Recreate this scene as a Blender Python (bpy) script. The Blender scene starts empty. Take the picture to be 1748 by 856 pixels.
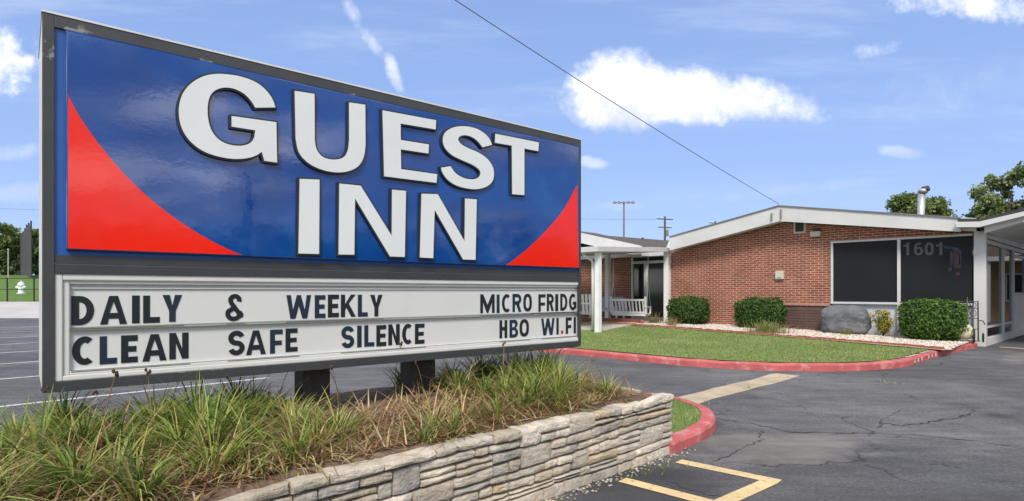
import bpy, bmesh, math, random
import numpy as np
from mathutils import Vector, Matrix, noise as mnoise
R = math.radians
rnd = random.Random(7)
nrs = np.random.RandomState(11)
scene = bpy.context.scene
COL = scene.collection

# ------------------------------------------------------------------ camera
EYE, FPX, CX, HY = 1.36, 1000.0, 874.0, 498.0     # photo pixels (1748 x 856)
cam_data = bpy.data.cameras.new('camera')
cam = bpy.data.objects.new('camera', cam_data)
COL.objects.link(cam)
cam.location = (0, 0, EYE)
cam.rotation_euler = (R(90), 0, 0)
cam_data.sensor_width = 36
cam_data.lens = FPX / 1748 * 36
cam_data.shift_y = (HY - 428) / 1748
cam_data.clip_start = 0.05
cam_data.clip_end = 4000
scene.camera = cam

# ------------------------------------------------------------------ exposure
vs = scene.view_settings
vs.view_transform = 'Standard'
vs.look = 'None'
vs.exposure = 1.38
vs.gamma = 1.0
vs.use_curve_mapping = False
scene.cycles.max_bounces = 6
scene.cycles.transparent_max_bounces = 8
scene.cycles.use_denoising = True

SUN_DIR = Vector((-0.12, -0.95, 0)).normalized()
SUN_EL = R(48)
to_sun = Vector((SUN_DIR.x * math.cos(SUN_EL), SUN_DIR.y * math.cos(SUN_EL), math.sin(SUN_EL)))
sun_data = bpy.data.lights.new('sun', 'SUN')
sun_data.energy = 1.5
sun_data.angle = R(16)
sun_data.color = (1.0, 0.93, 0.82)
sun = bpy.data.objects.new('sun', sun_data)
COL.objects.link(sun)
sun.rotation_euler = to_sun.to_track_quat('Z', 'Y').to_euler()
sun.location = (0, 0, 30)

# ------------------------------------------------------------------ sky
world = bpy.data.worlds.new('World')
scene.world = world
world.use_nodes = True
wt = world.node_tree
for n in list(wt.nodes):
    wt.nodes.remove(n)


class NT:
    """small helper to write node maths"""
    def __init__(s, tree): s.t = tree
    def n(s, kind, **kw):
        o = s.t.nodes.new(kind)
        for k, v in kw.items(): setattr(o, k, v)
        return o
    def put(s, sock, v):
        if hasattr(v, 'is_output'): s.t.links.new(v, sock)
        elif isinstance(v, (tuple, list)) and len(v) == 3 and sock.type == 'RGBA': sock.default_value = (*v, 1)
        else: sock.default_value = v
    def m(s, op, a, b=0.0, c=None, clamp=False):
        o = s.n('ShaderNodeMath', operation=op, use_clamp=clamp)
        s.put(o.inputs[0], a); s.put(o.inputs[1], b)
        if c is not None: s.put(o.inputs[2], c)
        return o.outputs[0]
    def v(s, op, a, b=(0, 0, 0)):
        o = s.n('ShaderNodeVectorMath', operation=op)
        s.put(o.inputs[0], a)
        if op == 'SCALE': s.put(o.inputs['Scale'], b)
        else: s.put(o.inputs[1], b)
        return o.outputs[0]
    def smooth(s, x, lo, hi, a=0.0, b=1.0):
        o = s.n('ShaderNodeMapRange', interpolation_type='SMOOTHSTEP')
        s.put(o.inputs[0], x); s.put(o.inputs[1], lo); s.put(o.inputs[2], hi); s.put(o.inputs[3], a); s.put(o.inputs[4], b)
        return o.outputs[0]
    def mix(s, f, a, b, mode='MIX'):
        o = s.n('ShaderNodeMix', data_type='RGBA', blend_type=mode)
        s.put(o.inputs[0], f); s.put(o.inputs[6], a); s.put(o.inputs[7], b)
        return o.outputs[2]
    def noise(s, vec, scale, detail=4, rough=0.55, dist=0.0, out=0):
        o = s.n('ShaderNodeTexNoise')
        s.put(o.inputs['Vector'], vec); s.put(o.inputs['Scale'], scale); s.put(o.inputs['Detail'], detail)
        s.put(o.inputs['Roughness'], rough); s.put(o.inputs['Distortion'], dist)
        return o.outputs[out]
    def ramp(s, f, stops):
        o = s.n('ShaderNodeValToRGB')
        e = o.color_ramp.elements
        while len(e) < len(stops): e.new(0.5)
        for i, (p, c) in enumerate(stops):
            e[i].position = p; e[i].color = (*c, 1)
        s.put(o.inputs[0], f)
        return o.outputs[0]
    def sep(s, vec):
        o = s.n('ShaderNodeSeparateXYZ'); s.put(o.inputs[0], vec); return o.outputs
    def comb(s, x, y, z):
        o = s.n('ShaderNodeCombineXYZ'); s.put(o.inputs[0], x); s.put(o.inputs[1], y); s.put(o.inputs[2], z); return o.outputs[0]


W = NT(wt)
sky = W.n('ShaderNodeTexSky', sky_type='NISHITA')
sky.sun_disc = False
sky.sun_elevation = SUN_EL
sky.sun_rotation = math.atan2(SUN_DIR.x, SUN_DIR.y)
sky.altitude = 200
sky.air_density = 1.0
sky.dust_density = 0.9
sky.ozone_density = 2.2
hsv = W.n('ShaderNodeHueSaturation')
W.put(hsv.inputs['Saturation'], 1.1)
W.put(hsv.inputs['Value'], 1.0)
W.t.links.new(sky.outputs[0], hsv.inputs['Color'])
tc = W.n('ShaderNodeTexCoord')
dirv = tc.outputs['Generated']
dx, dy, dz = W.sep(dirv)
dyp = W.m('MAXIMUM', dy, 0.02)
u = W.m('DIVIDE', dx, dyp)
v = W.m('DIVIDE', dz, dyp)
uv = W.comb(u, v, 0.0)
warp1 = W.noise(uv, 9.0, 6, 0.62)
warp2 = W.noise(uv, 26.0, 5, 0.6)
warp3 = W.noise(uv, 75.0, 4, 0.6)
warps = W.m('ADD', W.m('ADD', W.m('MULTIPLY', W.m('SUBTRACT', warp1, 0.5), 0.9), W.m('MULTIPLY', W.m('SUBTRACT', warp2, 0.5), 0.65)), W.m('MULTIPLY', W.m('SUBTRACT', warp3, 0.5), 0.14))


def puff(px, py, a, b, rot=0, amp=1.2, soft=0.5, strength=1.0, bdown=None, lo=0.0):
    """one cloud round a direction (photo pixels give the direction)"""
    u0, v0 = (px - CX) / FPX, (HY - py) / FPX
    du = W.m('SUBTRACT', u, u0); dv = W.m('SUBTRACT', v, v0)
    c, s_ = math.cos(R(rot)), math.sin(R(rot))
    ru = W.m('ADD', W.m('MULTIPLY', du, c), W.m('MULTIPLY', dv, s_))
    rv = W.m('SUBTRACT', W.m('MULTIPLY', dv, c), W.m('MULTIPLY', du, s_))
    ru = W.m('DIVIDE', ru, a / FPX)
    up = W.m('DIVIDE', W.m('MAXIMUM', rv, 0.0), b / FPX)
    dn = W.m('DIVIDE', W.m('MINIMUM', rv, 0.0), (bdown or b) / FPX)
    q = W.m('ADD', W.m('MULTIPLY', ru, ru), W.m('ADD', W.m('MULTIPLY', up, up), W.m('MULTIPLY', dn, dn)))
    f = W.m('ADD', W.m('SUBTRACT', 1.0, q), W.m('MULTIPLY', warps, amp))
    return W.smooth(f, lo, lo + soft, 0.0, strength)


front = W.smooth(dy, 0.05, 0.15)
puffs = [
    puff(1075, 172, 108, 74, 0, 2.2, 1.3, 1.0, 48, -0.6),
    puff(1180, 175, 80, 56, 0, 2.4, 1.3, 1.0, 38, -0.6),
    puff(1285, 182, 105, 44, -6, 2.9, 1.7, 0.97, 28, -0.5),
    puff(0, 105, 85, 66, 10, 2.8, 1.2, 0.97),
    puff(600, 20, 15, 42, 28, 3.2, 2.2, 0.7),
    puff(636, 72, 15, 42, 38, 3.2, 2.2, 0.7),
    puff(672, 125, 13, 44, 22, 3.2, 2.0, 0.75),
    puff(1690, 8, 190, 36, -4, 3.4, 1.6, 0.85),
    puff(1495, 86, 70, 17, 10, 3.2, 1.8, 0.55),
    puff(1545, 262, 48, 13, -8, 2.0, 1.2, 0.35),
    puff(1008, 278, 34, 13, -5, 1.8, 0.9, 0.8),
    puff(1060, 352, 60, 12, 0, 1.6, 1.3, 0.30),
    puff(15, 262, 80, 18, 8, 2.0, 1.2, 0.5),
    puff(40, 330, 110, 24, 3, 2.0, 1.4, 0.45),
    puff(1350, 325, 240, 16, 6, 1.6, 1.8, 0.30),
    puff(1660, 150, 260, 60, 10, 2.0, 2.2, 0.20),
]
dens = puffs[0]
for p_ in puffs[1:]:
    dens = W.m('MAXIMUM', dens, p_)
dens = W.m('MULTIPLY', dens, front)
# faint cirrus streaks
streak = W.noise(W.comb(W.m('MULTIPLY', W.m('ADD', u, W.m('MULTIPLY', v, 0.5)), 2.2), W.m('MULTIPLY', v, 15.0), 3.0), 1.0, 5, 0.6)
streak = W.smooth(streak, 0.46, 0.82, 0.0, 0.22)
streak = W.m('MULTIPLY', streak, front)
# the rest of the sky (behind the viewer): broken grey-white cloud
gen = W.noise(W.v('MULTIPLY', dirv, (1.0, 1.0, 3.6)), 2.3, 6, 0.6, 0.3)
window = W.m('MULTIPLY', W.smooth(dy, 0.12, 0.36), W.m('SUBTRACT', 1.0, W.smooth(v, 0.56, 0.85)))
back = W.m('MULTIPLY', W.smooth(gen, 0.40, 0.54, 0.0, 0.95), W.m('SUBTRACT', 1.0, window))
dens = W.m('MAXIMUM', dens, streak)
shade = W.m('ADD', W.noise(uv, 13.0, 5, 0.6), W.m('MULTIPLY', W.m('SUBTRACT', v, 0.335), 2.2))
ccol = W.ramp(shade, [(0.30, (2.9, 3.15, 3.7)), (0.60, (4.6, 4.65, 4.7))])
bcol = W.ramp(W.noise(W.v('MULTIPLY', dirv, (1.0, 1.0, 4.6)), 2.7, 7, 0.62, 0.5), [(0.30, (0.8, 0.88, 1.25)), (0.50, (2.9, 2.9, 3.1)), (0.62, (8.6, 8.4, 8.1))])
gam = W.n('ShaderNodeGamma'); W.put(gam.inputs[0], hsv.outputs[0]); gam.inputs[1].default_value = 0.36
tint = W.v('MULTIPLY', gam.outputs[0], (1.06, 1.30, 1.93))
skyc = W.mix(dens, W.mix(back, tint, bcol), ccol)
bg = W.n('ShaderNodeBackground')
W.put(bg.inputs[0], skyc)
W.put(bg.inputs[1], 0.105)
wo = W.n('ShaderNodeOutputWorld')
wt.links.new(bg.outputs[0], wo.inputs[0])


# ------------------------------------------------------------------ materials
def mat(name, col, rough=0.7, var=0.15, scale=6.0, metal=0.0, spec=0.5, bump=0.0, bscale=60.0, coat=0.0, attr=None, dirt=None, ior=None):
    m = bpy.data.materials.new(name)
    m.use_nodes = True
    N = NT(m.node_tree)
    b = m.node_tree.nodes['Principled BSDF']
    o = N.n('ShaderNodeTexCoord').outputs['Object']
    if attr:
        a = N.n('ShaderNodeAttribute', attribute_name=attr)
        c = a.outputs['Color']
    else:
        c = col
    if var:
        f = N.noise(o, scale, 5, 0.6)
        k = N.smooth(f, 0.25, 0.75, 1 - var, 1 + var)
        c = N.v('SCALE', c if hasattr(c, 'is_output') else tuple(col), k)
    if dirt:
        dc, lo, hi, ds, amt = dirt
        f = N.smooth(N.noise(o, ds, 6, 0.65), lo, hi, 0, amt)
        c = N.mix(f, c, dc)
    if hasattr(c, 'is_output'): m.node_tree.links.new(c, b.inputs['Base Color'])
    else: b.inputs['Base Color'].default_value = (*c, 1)
    b.inputs['Roughness'].default_value = rough
    b.inputs['Metallic'].default_value = metal
    b.inputs['Specular IOR Level'].default_value = spec
    if ior: b.inputs['IOR'].default_value = ior
    b.inputs['Coat Weight'].default_value = coat
    if bump:
        bn = N.n('ShaderNodeBump')
        N.put(bn.inputs['Height'], N.noise(o, bscale, 6, 0.65))
        bn.inputs['Strength'].default_value = bump
        bn.inputs['Distance'].default_value = 0.02
        m.node_tree.links.new(bn.outputs[0], b.inputs['Normal'])
    return m


def leaf_mat(name, attr='tint', rough=0.6, trans=0.25):
    m = bpy.data.materials.new(name)
    m.use_nodes = True
    N = NT(m.node_tree)
    nt = m.node_tree
    b = nt.nodes['Principled BSDF']
    a = N.n('ShaderNodeAttribute', attribute_name=attr)
    nt.links.new(a.outputs['Color'], b.inputs['Base Color'])
    b.inputs['Roughness'].default_value = rough
    b.inputs['Specular IOR Level'].default_value = 0.25
    tr = N.n('ShaderNodeBsdfTranslucent')
    nt.links.new(a.outputs['Color'], tr.inputs[0])
    mx = N.n('ShaderNodeMixShader')
    mx.inputs[0].default_value = trans
    nt.links.new(b.outputs[0], mx.inputs[1]); nt.links.new(tr.outputs[0], mx.inputs[2])
    nt.links.new(mx.outputs[0], nt.nodes['Material Output'].inputs[0])
    return m


def brick_mat(name, c1, c2, mortar, bw=0.215, rh=0.0675):
    m = bpy.data.materials.new(name)
    m.use_nodes = True
    N = NT(m.node_tree); nt = m.node_tree
    b = nt.nodes['Principled BSDF']
    o = N.n('ShaderNodeTexCoord').outputs['Object']
    x, y, z = N.sep(o)
    vec = N.comb(N.m('ADD', x, y), z, 0.0)
    br = N.n('ShaderNodeTexBrick')
    br.offset = 0.5
    N.put(br.inputs['Vector'], vec)
    N.put(br.inputs['Color1'], c1); N.put(br.inputs['Color2'], c2); N.put(br.inputs['Mortar'], mortar)
    N.put(br.inputs['Scale'], 1.0); N.put(br.inputs['Mortar Size'], 0.0085); N.put(br.inputs['Mortar Smooth'], 0.15)
    N.put(br.inputs['Bias'], -0.1); N.put(br.inputs['Brick Width'], bw); N.put(br.inputs['Row Height'], rh)
    f = N.smooth(N.noise(vec, 1.1, 4, 0.6), 0.3, 0.7, 0.86, 1.14)
    f2 = N.smooth(N.noise(N.v('MULTIPLY', vec, (4.7, 14.8, 1)), 1.0, 2, 0.5), 0.3, 0.7, 0.82, 1.14)
    c = N.v('SCALE', N.v('SCALE', br.outputs[0], f), f2)
    nt.links.new(c, b.inputs['Base Color'])
    b.inputs['Roughness'].default_value = 0.85
    bn = N.n('ShaderNodeBump')
    bn.inputs['Strength'].default_value = 0.5; bn.inputs['Distance'].default_value = 0.008
    N.put(bn.inputs['Height'], N.m('SUBTRACT', 1.0, br.outputs[1]))
    nt.links.new(bn.outputs[0], b.inputs['Normal'])
    return m


def asphalt_mat():
    m = bpy.data.materials.new('asphalt')
    m.use_nodes = True
    N = NT(m.node_tree); nt = m.node_tree
    b = nt.nodes['Principled BSDF']
    o = N.n('ShaderNodeTexCoord').outputs['Object']
    x, y, z = N.sep(o)
    big = N.noise(o, 0.35, 5, 0.6, 0.4)
    mid = N.noise(o, 2.3, 6, 0.65)
    fine = N.noise(o, 90.0, 3, 0.7)
    agg = N.noise(o, 34.0, 4, 0.75)
    c = N.ramp(big, [(0.3, (0.066, 0.067, 0.072)), (0.7, (0.142, 0.141, 0.144))])
    c = N.v('SCALE', c, N.smooth(mid, 0.25, 0.75, 0.82, 1.2))
    c = N.v('SCALE', c, N.smooth(fine, 0.25, 0.75, 0.72, 1.3))
    c = N.v('SCALE', c, N.smooth(agg, 0.3, 0.72, 0.66, 1.36))

    def spot(cx, cy, rx, ry, rot=0):
        c_, s_ = math.cos(R(rot)), math.sin(R(rot))
        ax = N.m('SUBTRACT', x, cx); ay = N.m('SUBTRACT', y, cy)
        px_ = N.m('DIVIDE', N.m('ADD', N.m('MULTIPLY', ax, c_), N.m('MULTIPLY', ay, s_)), rx)
        py_ = N.m('DIVIDE', N.m('SUBTRACT', N.m('MULTIPLY', ay, c_), N.m('MULTIPLY', ax, s_)), ry)
        q = N.m('ADD', N.m('MULTIPLY', px_, px_), N.m('MULTIPLY', py_, py_))
        return N.m('ADD', N.m('SUBTRACT', 1.0, q), N.m('MULTIPLY', N.m('SUBTRACT', mid, 0.5), 2.0))
    # worn sandy patch by the kerb nose, fresh black sealer by the bay markings, dusty line by the far kerb
    c = N.mix(N.smooth(spot(2.35, 5.15, 0.95, 0.62, 10), -0.1, 1.0, 0, 0.72), c, (0.20, 0.185, 0.165))
    c = N.mix(N.smooth(spot(3.9, 5.6, 1.6, 0.35, 4), -0.1, 1.1, 0, 0.45), c, (0.17, 0.165, 0.16))
    c = N.mix(N.smooth(spot(1.85, 5.95, 0.42, 0.22, 20), 0.0, 0.8, 0, 0.75), c, (0.035, 0.03, 0.024))
    c = N.mix(N.smooth(spot(10.6, 12.2, 2.0, 0.35, 42), 0.0, 1.1, 0, 0.55), c, (0.22, 0.205, 0.185))
    c = N.mix(N.smooth(spot(0.9, 4.1, 0.75, 0.55, 30), -0.2, 0.8, 0, 0.8), c, (0.036, 0.037, 0.040))
    c = N.mix(N.smooth(spot(2.6, 3.6, 1.2, 0.5, 0), -0.2, 0.9, 0, 0.35), c, (0.05, 0.05, 0.054))
    # oil drips and darker patched squares
    vo = N.n('ShaderNodeTexVoronoi'); N.put(vo.inputs['Vector'], N.v('ADD', o, N.v('SCALE', N.noise(o, 3.0, 4, 0.6, out=1), 0.35))); N.put(vo.inputs['Scale'], 0.8)
    c = N.mix(N.m('MULTIPLY', N.smooth(vo.outputs[0], 0.26, 0.06, 0, 0.55), N.smooth(N.noise(o, 0.6, 2), 0.44, 0.56)), c, (0.035, 0.034, 0.034))
    st = N.noise(N.v('MULTIPLY', o, (0.9, 5.0, 1.0)), 0.8, 6, 0.65, 0.6)
    c = N.v('SCALE', c, N.smooth(st, 0.3, 0.7, 0.80, 1.18))
    # pale grit specks
    vor = N.n('ShaderNodeTexVoronoi'); N.put(vor.inputs['Vector'], o); N.put(vor.inputs['Scale'], 55.0)
    speck = N.m('MULTIPLY', N.smooth(vor.outputs[0], 0.16, 0.10, 0, 0.45), N.smooth(N.noise(o, 8, 3), 0.5, 0.62))
    c = N.mix(speck, c, (0.30, 0.29, 0.27))
    # hairline cracks
    v2 = N.n('ShaderNodeTexVoronoi', feature='DISTANCE_TO_EDGE')
    wv = N.v('ADD', o, N.v('SCALE', N.noise(o, 1.6, 5, 0.6, out=1), 0.7))
    N.put(v2.inputs['Vector'], wv); N.put(v2.inputs['Scale'], 0.55)
    hair = N.m('MULTIPLY', N.smooth(v2.outputs[0], 0.010, 0.002, 0, 0.7), N.smooth(N.noise(o, 0.5, 2), 0.46, 0.58))
    c = N.mix(hair, c, (0.02, 0.02, 0.02))
    nt.links.new(c, b.inputs['Base Color'])
    b.inputs['Roughness'].default_value = 0.82
    b.inputs['Specular IOR Level'].default_value = 0.35
    bn = N.n('ShaderNodeBump')
    bn.inputs['Strength'].default_value = 0.6; bn.inputs['Distance'].default_value = 0.006
    N.put(bn.inputs['Height'], N.m('SUBTRACT', N.m('ADD', fine, N.m('MULTIPLY', agg, 1.2)), N.m('MULTIPLY', hair, 2.0)))
    nt.links.new(bn.outputs[0], b.inputs['Normal'])
    return m


def grass_ground_mat(name, c1, c2, c3):
    m = bpy.data.materials.new(name)
    m.use_nodes = True
    N = NT(m.node_tree); nt = m.node_tree
    b = nt.nodes['Principled BSDF']
    o = N.n('ShaderNodeTexCoord').outputs['Object']
    f = N.noise(o, 0.9, 6, 0.65)
    c = N.ramp(f, [(0.3, c1), (0.55, c2), (0.75, c3)])
    c = N.v('SCALE', c, N.smooth(N.noise(o, 38, 4, 0.7), 0.25, 0.75, 0.8, 1.2))
    nt.links.new(c, b.inputs['Base Color'])
    b.inputs['Roughness'].default_value = 0.9
    b.inputs['Specular IOR Level'].default_value = 0.15
    bn = N.n('ShaderNodeBump'); bn.inputs['Strength'].default_value = 0.8; bn.inputs['Distance'].default_value = 0.03
    N.put(bn.inputs['Height'], N.noise(o, 50, 5, 0.7))
    nt.links.new(bn.outputs[0], b.inputs['Normal'])
    return m


def paint_mat(name, col, worn=0.5, under=(0.07, 0.07, 0.075), sc=9.0, lo=0.52, hi=0.68):
    """road paint worn through to the asphalt in patches"""
    return mat(name, col, 0.75, 0.12, 3.0, dirt=(under, lo, hi, sc, worn), bump=0.2, bscale=80)


M = {}
M['asphalt'] = asphalt_mat()
M['white_paint'] = mat('white_paint', (0.78, 0.785, 0.78), 0.45, 0.05, 2.0, dirt=((0.42, 0.41, 0.38), 0.55, 0.8, 2.2, 0.35))
M['trim_white'] = mat('trim_white', (0.57, 0.575, 0.575), 0.5, 0.06, 1.3, dirt=((0.40, 0.39, 0.36), 0.56, 0.8, 1.6, 0.4))
M['soffit'] = mat('soffit', (0.72, 0.72, 0.70), 0.7, 0.08, 1.0, dirt=((0.28, 0.26, 0.23), 0.5, 0.75, 1.2, 0.5))
M['brick'] = brick_mat('brick', (0.212, 0.052, 0.033), (0.29, 0.080, 0.050), (0.50, 0.37, 0.275))
M['brick_edge'] = mat('brick_edge', (0.30, 0.09, 0.06), 0.85, 0.3, 9.0)
M['brick_pink'] = mat('brick_pink', (0.40, 0.22, 0.17), 0.85, 0.2, 7.0)
M['shingle'] = mat('shingle', (0.085, 0.07, 0.058), 0.95, 0.4, 5.0, bump=0.7, bscale=14)
M['roof_dark'] = mat('roof_dark', (0.045, 0.045, 0.048), 0.85, 0.2, 3.0)
M['screen'] = mat('screen', (0.016, 0.018, 0.021), 0.45, 0.12, 0.8, spec=0.15, bump=0.05, bscale=120)
M['dark_glass'] = mat('dark_glass', (0.012, 0.013, 0.014), 0.06, 0, spec=0.5)
M['decal_grey'] = mat('decal_grey', (0.088, 0.096, 0.096), 0.6, 0.12, 8.0)
M['decal_blue'] = mat('decal_blue', (0.016, 0.034, 0.075), 0.5, 0.5, 9.0)
M['decal_red'] = mat('decal_red', (0.06, 0.018, 0.019), 0.5, 0.4, 9.0)
M['decal_green'] = mat('decal_green', (0.014, 0.03, 0.022), 0.5, 0.4, 9.0)
M['kick_panel'] = mat('kick_panel', (0.56, 0.58, 0.62), 0.55, 0.05, 1.0, dirt=((0.38, 0.36, 0.33), 0.5, 0.8, 2.0, 0.4))
M['vent_brown'] = mat('vent_brown', (0.115, 0.068, 0.056), 0.7, 0.15, 3.0)
M['beige'] = mat('beige', (0.55, 0.51, 0.42), 0.55, 0.06, 5.0)
M['louver_dark'] = mat('louver_dark', (0.05, 0.055, 0.055), 0.7, 0.1, 5.0)
M['galv'] = mat('galv', (0.52, 0.53, 0.54), 0.42, 0.12, 6.0, metal=0.7)
M['rust_dark'] = mat('rust_dark', (0.06, 0.05, 0.045), 0.8, 0.3, 10.0)
M['concrete'] = mat('concrete', (0.43, 0.40, 0.35), 0.9, 0.14, 1.5, bump=0.25, bscale=40, dirt=((0.25, 0.22, 0.18), 0.52, 0.75, 1.2, 0.5))
M['gutter'] = mat('gutter', (0.44, 0.36, 0.255), 0.9, 0.16, 2.2, bump=0.4, bscale=50, dirt=((0.22, 0.18, 0.13), 0.5, 0.72, 3.0, 0.6))
M['pale_road'] = mat('pale_road', (0.42, 0.41, 0.39), 0.9, 0.1, 0.4)
M['kerb_red'] = mat('kerb_red', (0.46, 0.105, 0.105), 0.75, 0.22, 3.0, bump=0.5, bscale=30, dirt=((0.46, 0.33, 0.29), 0.54, 0.66, 6.0, 0.6))
M['stencil'] = mat('stencil', (0.72, 0.66, 0.65), 0.7, 0.1, 10.0, dirt=((0.52, 0.20, 0.19), 0.5, 0.7, 14.0, 0.6))
M['line_white'] = paint_mat('line_white', (0.52, 0.52, 0.52), 0.55)
M['line_yellow'] = paint_mat('line_yellow', (0.64, 0.49, 0.25), 0.65, (0.16, 0.13, 0.09), 17, 0.56, 0.66)
M['crack'] = mat('crack', (0.028, 0.027, 0.026), 0.95, 0.2, 20.0)
M['lawn'] = grass_ground_mat('lawn', (0.13, 0.195, 0.05), (0.185, 0.255, 0.075), (0.28, 0.29, 0.13))
M['field'] = grass_ground_mat('field', (0.07, 0.13, 0.025), (0.11, 0.19, 0.04), (0.14, 0.20, 0.06))
M['gravel'] = mat('gravel', (0.52, 0.46, 0.40), 0.95, 0.35, 30.0, bump=1.0, bscale=30)
M['pebble'] = mat('pebble', (0.6, 0.53, 0.46), 0.9, 0.15, 20, attr='tint')
M['soil'] = mat('soil', (0.17, 0.115, 0.075), 0.97, 0.45, 16.0, bump=1.0, bscale=28)
M['stone'] = mat('stone', (0.4, 0.36, 0.3), 0.93, 0.22, 5.0, attr='tint', bump=1.0, bscale=34, dirt=((0.40, 0.25, 0.12), 0.58, 0.76, 5.5, 0.5))
M['stone_core'] = mat('stone_core', (0.09, 0.078, 0.062), 0.98, 0.3, 8.0)
M['boulder'] = mat('boulder', (0.13, 0.138, 0.15), 0.8, 0.3, 3.0, bump=1.0, bscale=9, dirt=((0.24, 0.25, 0.26), 0.52, 0.7, 4.0, 0.5))
M['leaf'] = leaf_mat('leaf')
M['blade'] = leaf_mat('blade', trans=0.3)
M['bark'] = mat('bark', (0.10, 0.08, 0.065), 0.95, 0.3, 8.0, bump=0.6, bscale=20)
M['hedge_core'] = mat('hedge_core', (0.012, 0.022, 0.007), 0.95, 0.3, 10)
# sign
M['frame_grey'] = mat('frame_grey', (0.046, 0.049, 0.051), 0.42, 0.15, 3.0, spec=0.5, dirt=((0.40, 0.39, 0.36), 0.60, 0.64, 3.2, 0.55))
M['frame_dark'] = mat('frame_dark', (0.042, 0.046, 0.050), 0.4, 0.12, 3.0)
M['frame_line'] = mat('frame_line', (0.30, 0.31, 0.33), 0.4, 0.1, 3.0, metal=0.4)
M['side_white'] = mat('side_white', (0.62, 0.62, 0.60), 0.5, 0.1, 3.0, dirt=((0.25, 0.23, 0.20), 0.58, 0.75, 4.0, 0.6))
M['sign_blue'] = mat('sign_blue', (0.0012, 0.050, 0.245), 0.03, 0.14, 1.6, spec=0.7, ior=1.6, bump=0.03, bscale=4.5, dirt=((0.008, 0.11, 0.29), 0.50, 0.75, 1.6, 0.45))
M['sign_blue_edge'] = mat('sign_blue_edge', (0.02, 0.10, 0.36), 0.25, 0.1, 3.0)
M['sign_red'] = mat('sign_red', (0.80, 0.020, 0.010), 0.05, 0.08, 1.6, spec=0.5, bump=0.035, bscale=4.5)
M['letter_white'] = mat('letter_white', (0.68, 0.71, 0.70), 0.35, 0.03, 1.5)
M['letter_edge'] = mat('letter_edge', (0.020, 0.021, 0.022), 0.5, 0)
M['marquee'] = mat('marquee', (0.62, 0.63, 0.615), 0.32, 0.03, 2.0, dirt=((0.50, 0.50, 0.46), 0.55, 0.8, 1.5, 0.35))
M['marquee_trim'] = mat('marquee_trim', (0.62, 0.62, 0.59), 0.45, 0.04, 2.0, dirt=((0.42, 0.40, 0.35), 0.56, 0.8, 2.5, 0.5))
M['ink'] = mat('ink', (0.014, 0.017, 0.021), 0.3, 0.1, 5)
M['ink_blue'] = mat('ink_blue', (0.014, 0.026, 0.046), 0.3, 0.1, 5)
M['ink_red'] = mat('ink_red', (0.55, 0.03, 0.05), 0.3, 0)
M['track'] = mat('track', (0.36, 0.35, 0.32), 0.4, 0.15, 6)
M['track_dark'] = mat('track_dark', (0.13, 0.12, 0.11), 0.5, 0.3, 9)
M['post_black'] = mat('post_black', (0.022, 0.021, 0.021), 0.55, 0.2, 6)
M['black_iron'] = mat('black_iron', (0.014, 0.014, 0.015), 0.45, 0.1, 8)
M['rubber'] = mat('rubber', (0.018, 0.018, 0.018), 0.7, 0.1, 8)
M['cream'] = mat('cream', (0.60, 0.57, 0.40), 0.55, 0.12, 9)
M['pole_grey'] = mat('pole_grey', (0.17, 0.18, 0.19), 0.6, 0.1, 2)
M['pole_wood'] = mat('pole_wood', (0.10, 0.085, 0.07), 0.9, 0.2, 4)
M['net'] = mat('net', (0.055, 0.06, 0.065), 0.9, 0.35, 0.6)
M['cushion'] = mat('cushion', (0.42, 0.49, 0.62), 0.85, 0.12, 6)
M['pillow_navy'] = mat('pillow_navy', (0.10, 0.15, 0.30), 0.85, 0.15, 6)
M['tan_wall'] = mat('tan_wall', (0.36, 0.25, 0.12), 0.8, 0.15, 1.0)
M['door_red'] = mat('door_red', (0.16, 0.03, 0.025), 0.5, 0.1, 3)
M['floor_tile'] = mat('floor_tile', (0.28, 0.26, 0.23), 0.35, 0.1, 1.5)
M['stalk'] = mat('stalk', (0.26, 0.17, 0.09), 0.9, 0.2, 20)
M['seed'] = mat('seed', (0.075, 0.04, 0.03), 0.9, 0.3, 60)
M['hydrant'] = mat('hydrant', (0.72, 0.73, 0.73), 0.45, 0.06, 6)
M['wire'] = mat('wire', (0.09, 0.09, 0.095), 0.6, 0)


def glass_mat():
    m = bpy.data.materials.new('lobby_glass')
    m.use_nodes = True
    N = NT(m.node_tree); nt = m.node_tree
    for n in list(nt.nodes): nt.nodes.remove(n)
    tr = N.n('ShaderNodeBsdfTransparent'); tr.inputs[0].default_value = (0.66, 0.70, 0.68, 1)
    gl = N.n('ShaderNodeBsdfGlossy'); gl.inputs['Roughness'].default_value = 0.02
    fr = N.n('ShaderNodeFresnel'); fr.inputs[0].default_value = 1.5
    mx = N.n('ShaderNodeMixShader')
    nt.links.new(fr.outputs[0], mx.inputs[0]); nt.links.new(tr.outputs[0], mx.inputs[1]); nt.links.new(gl.outputs[0], mx.inputs[2])
    o = N.n('ShaderNodeOutputMaterial'); nt.links.new(mx.outputs[0], o.inputs[0])
    return m


M['glass'] = glass_mat()


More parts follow.
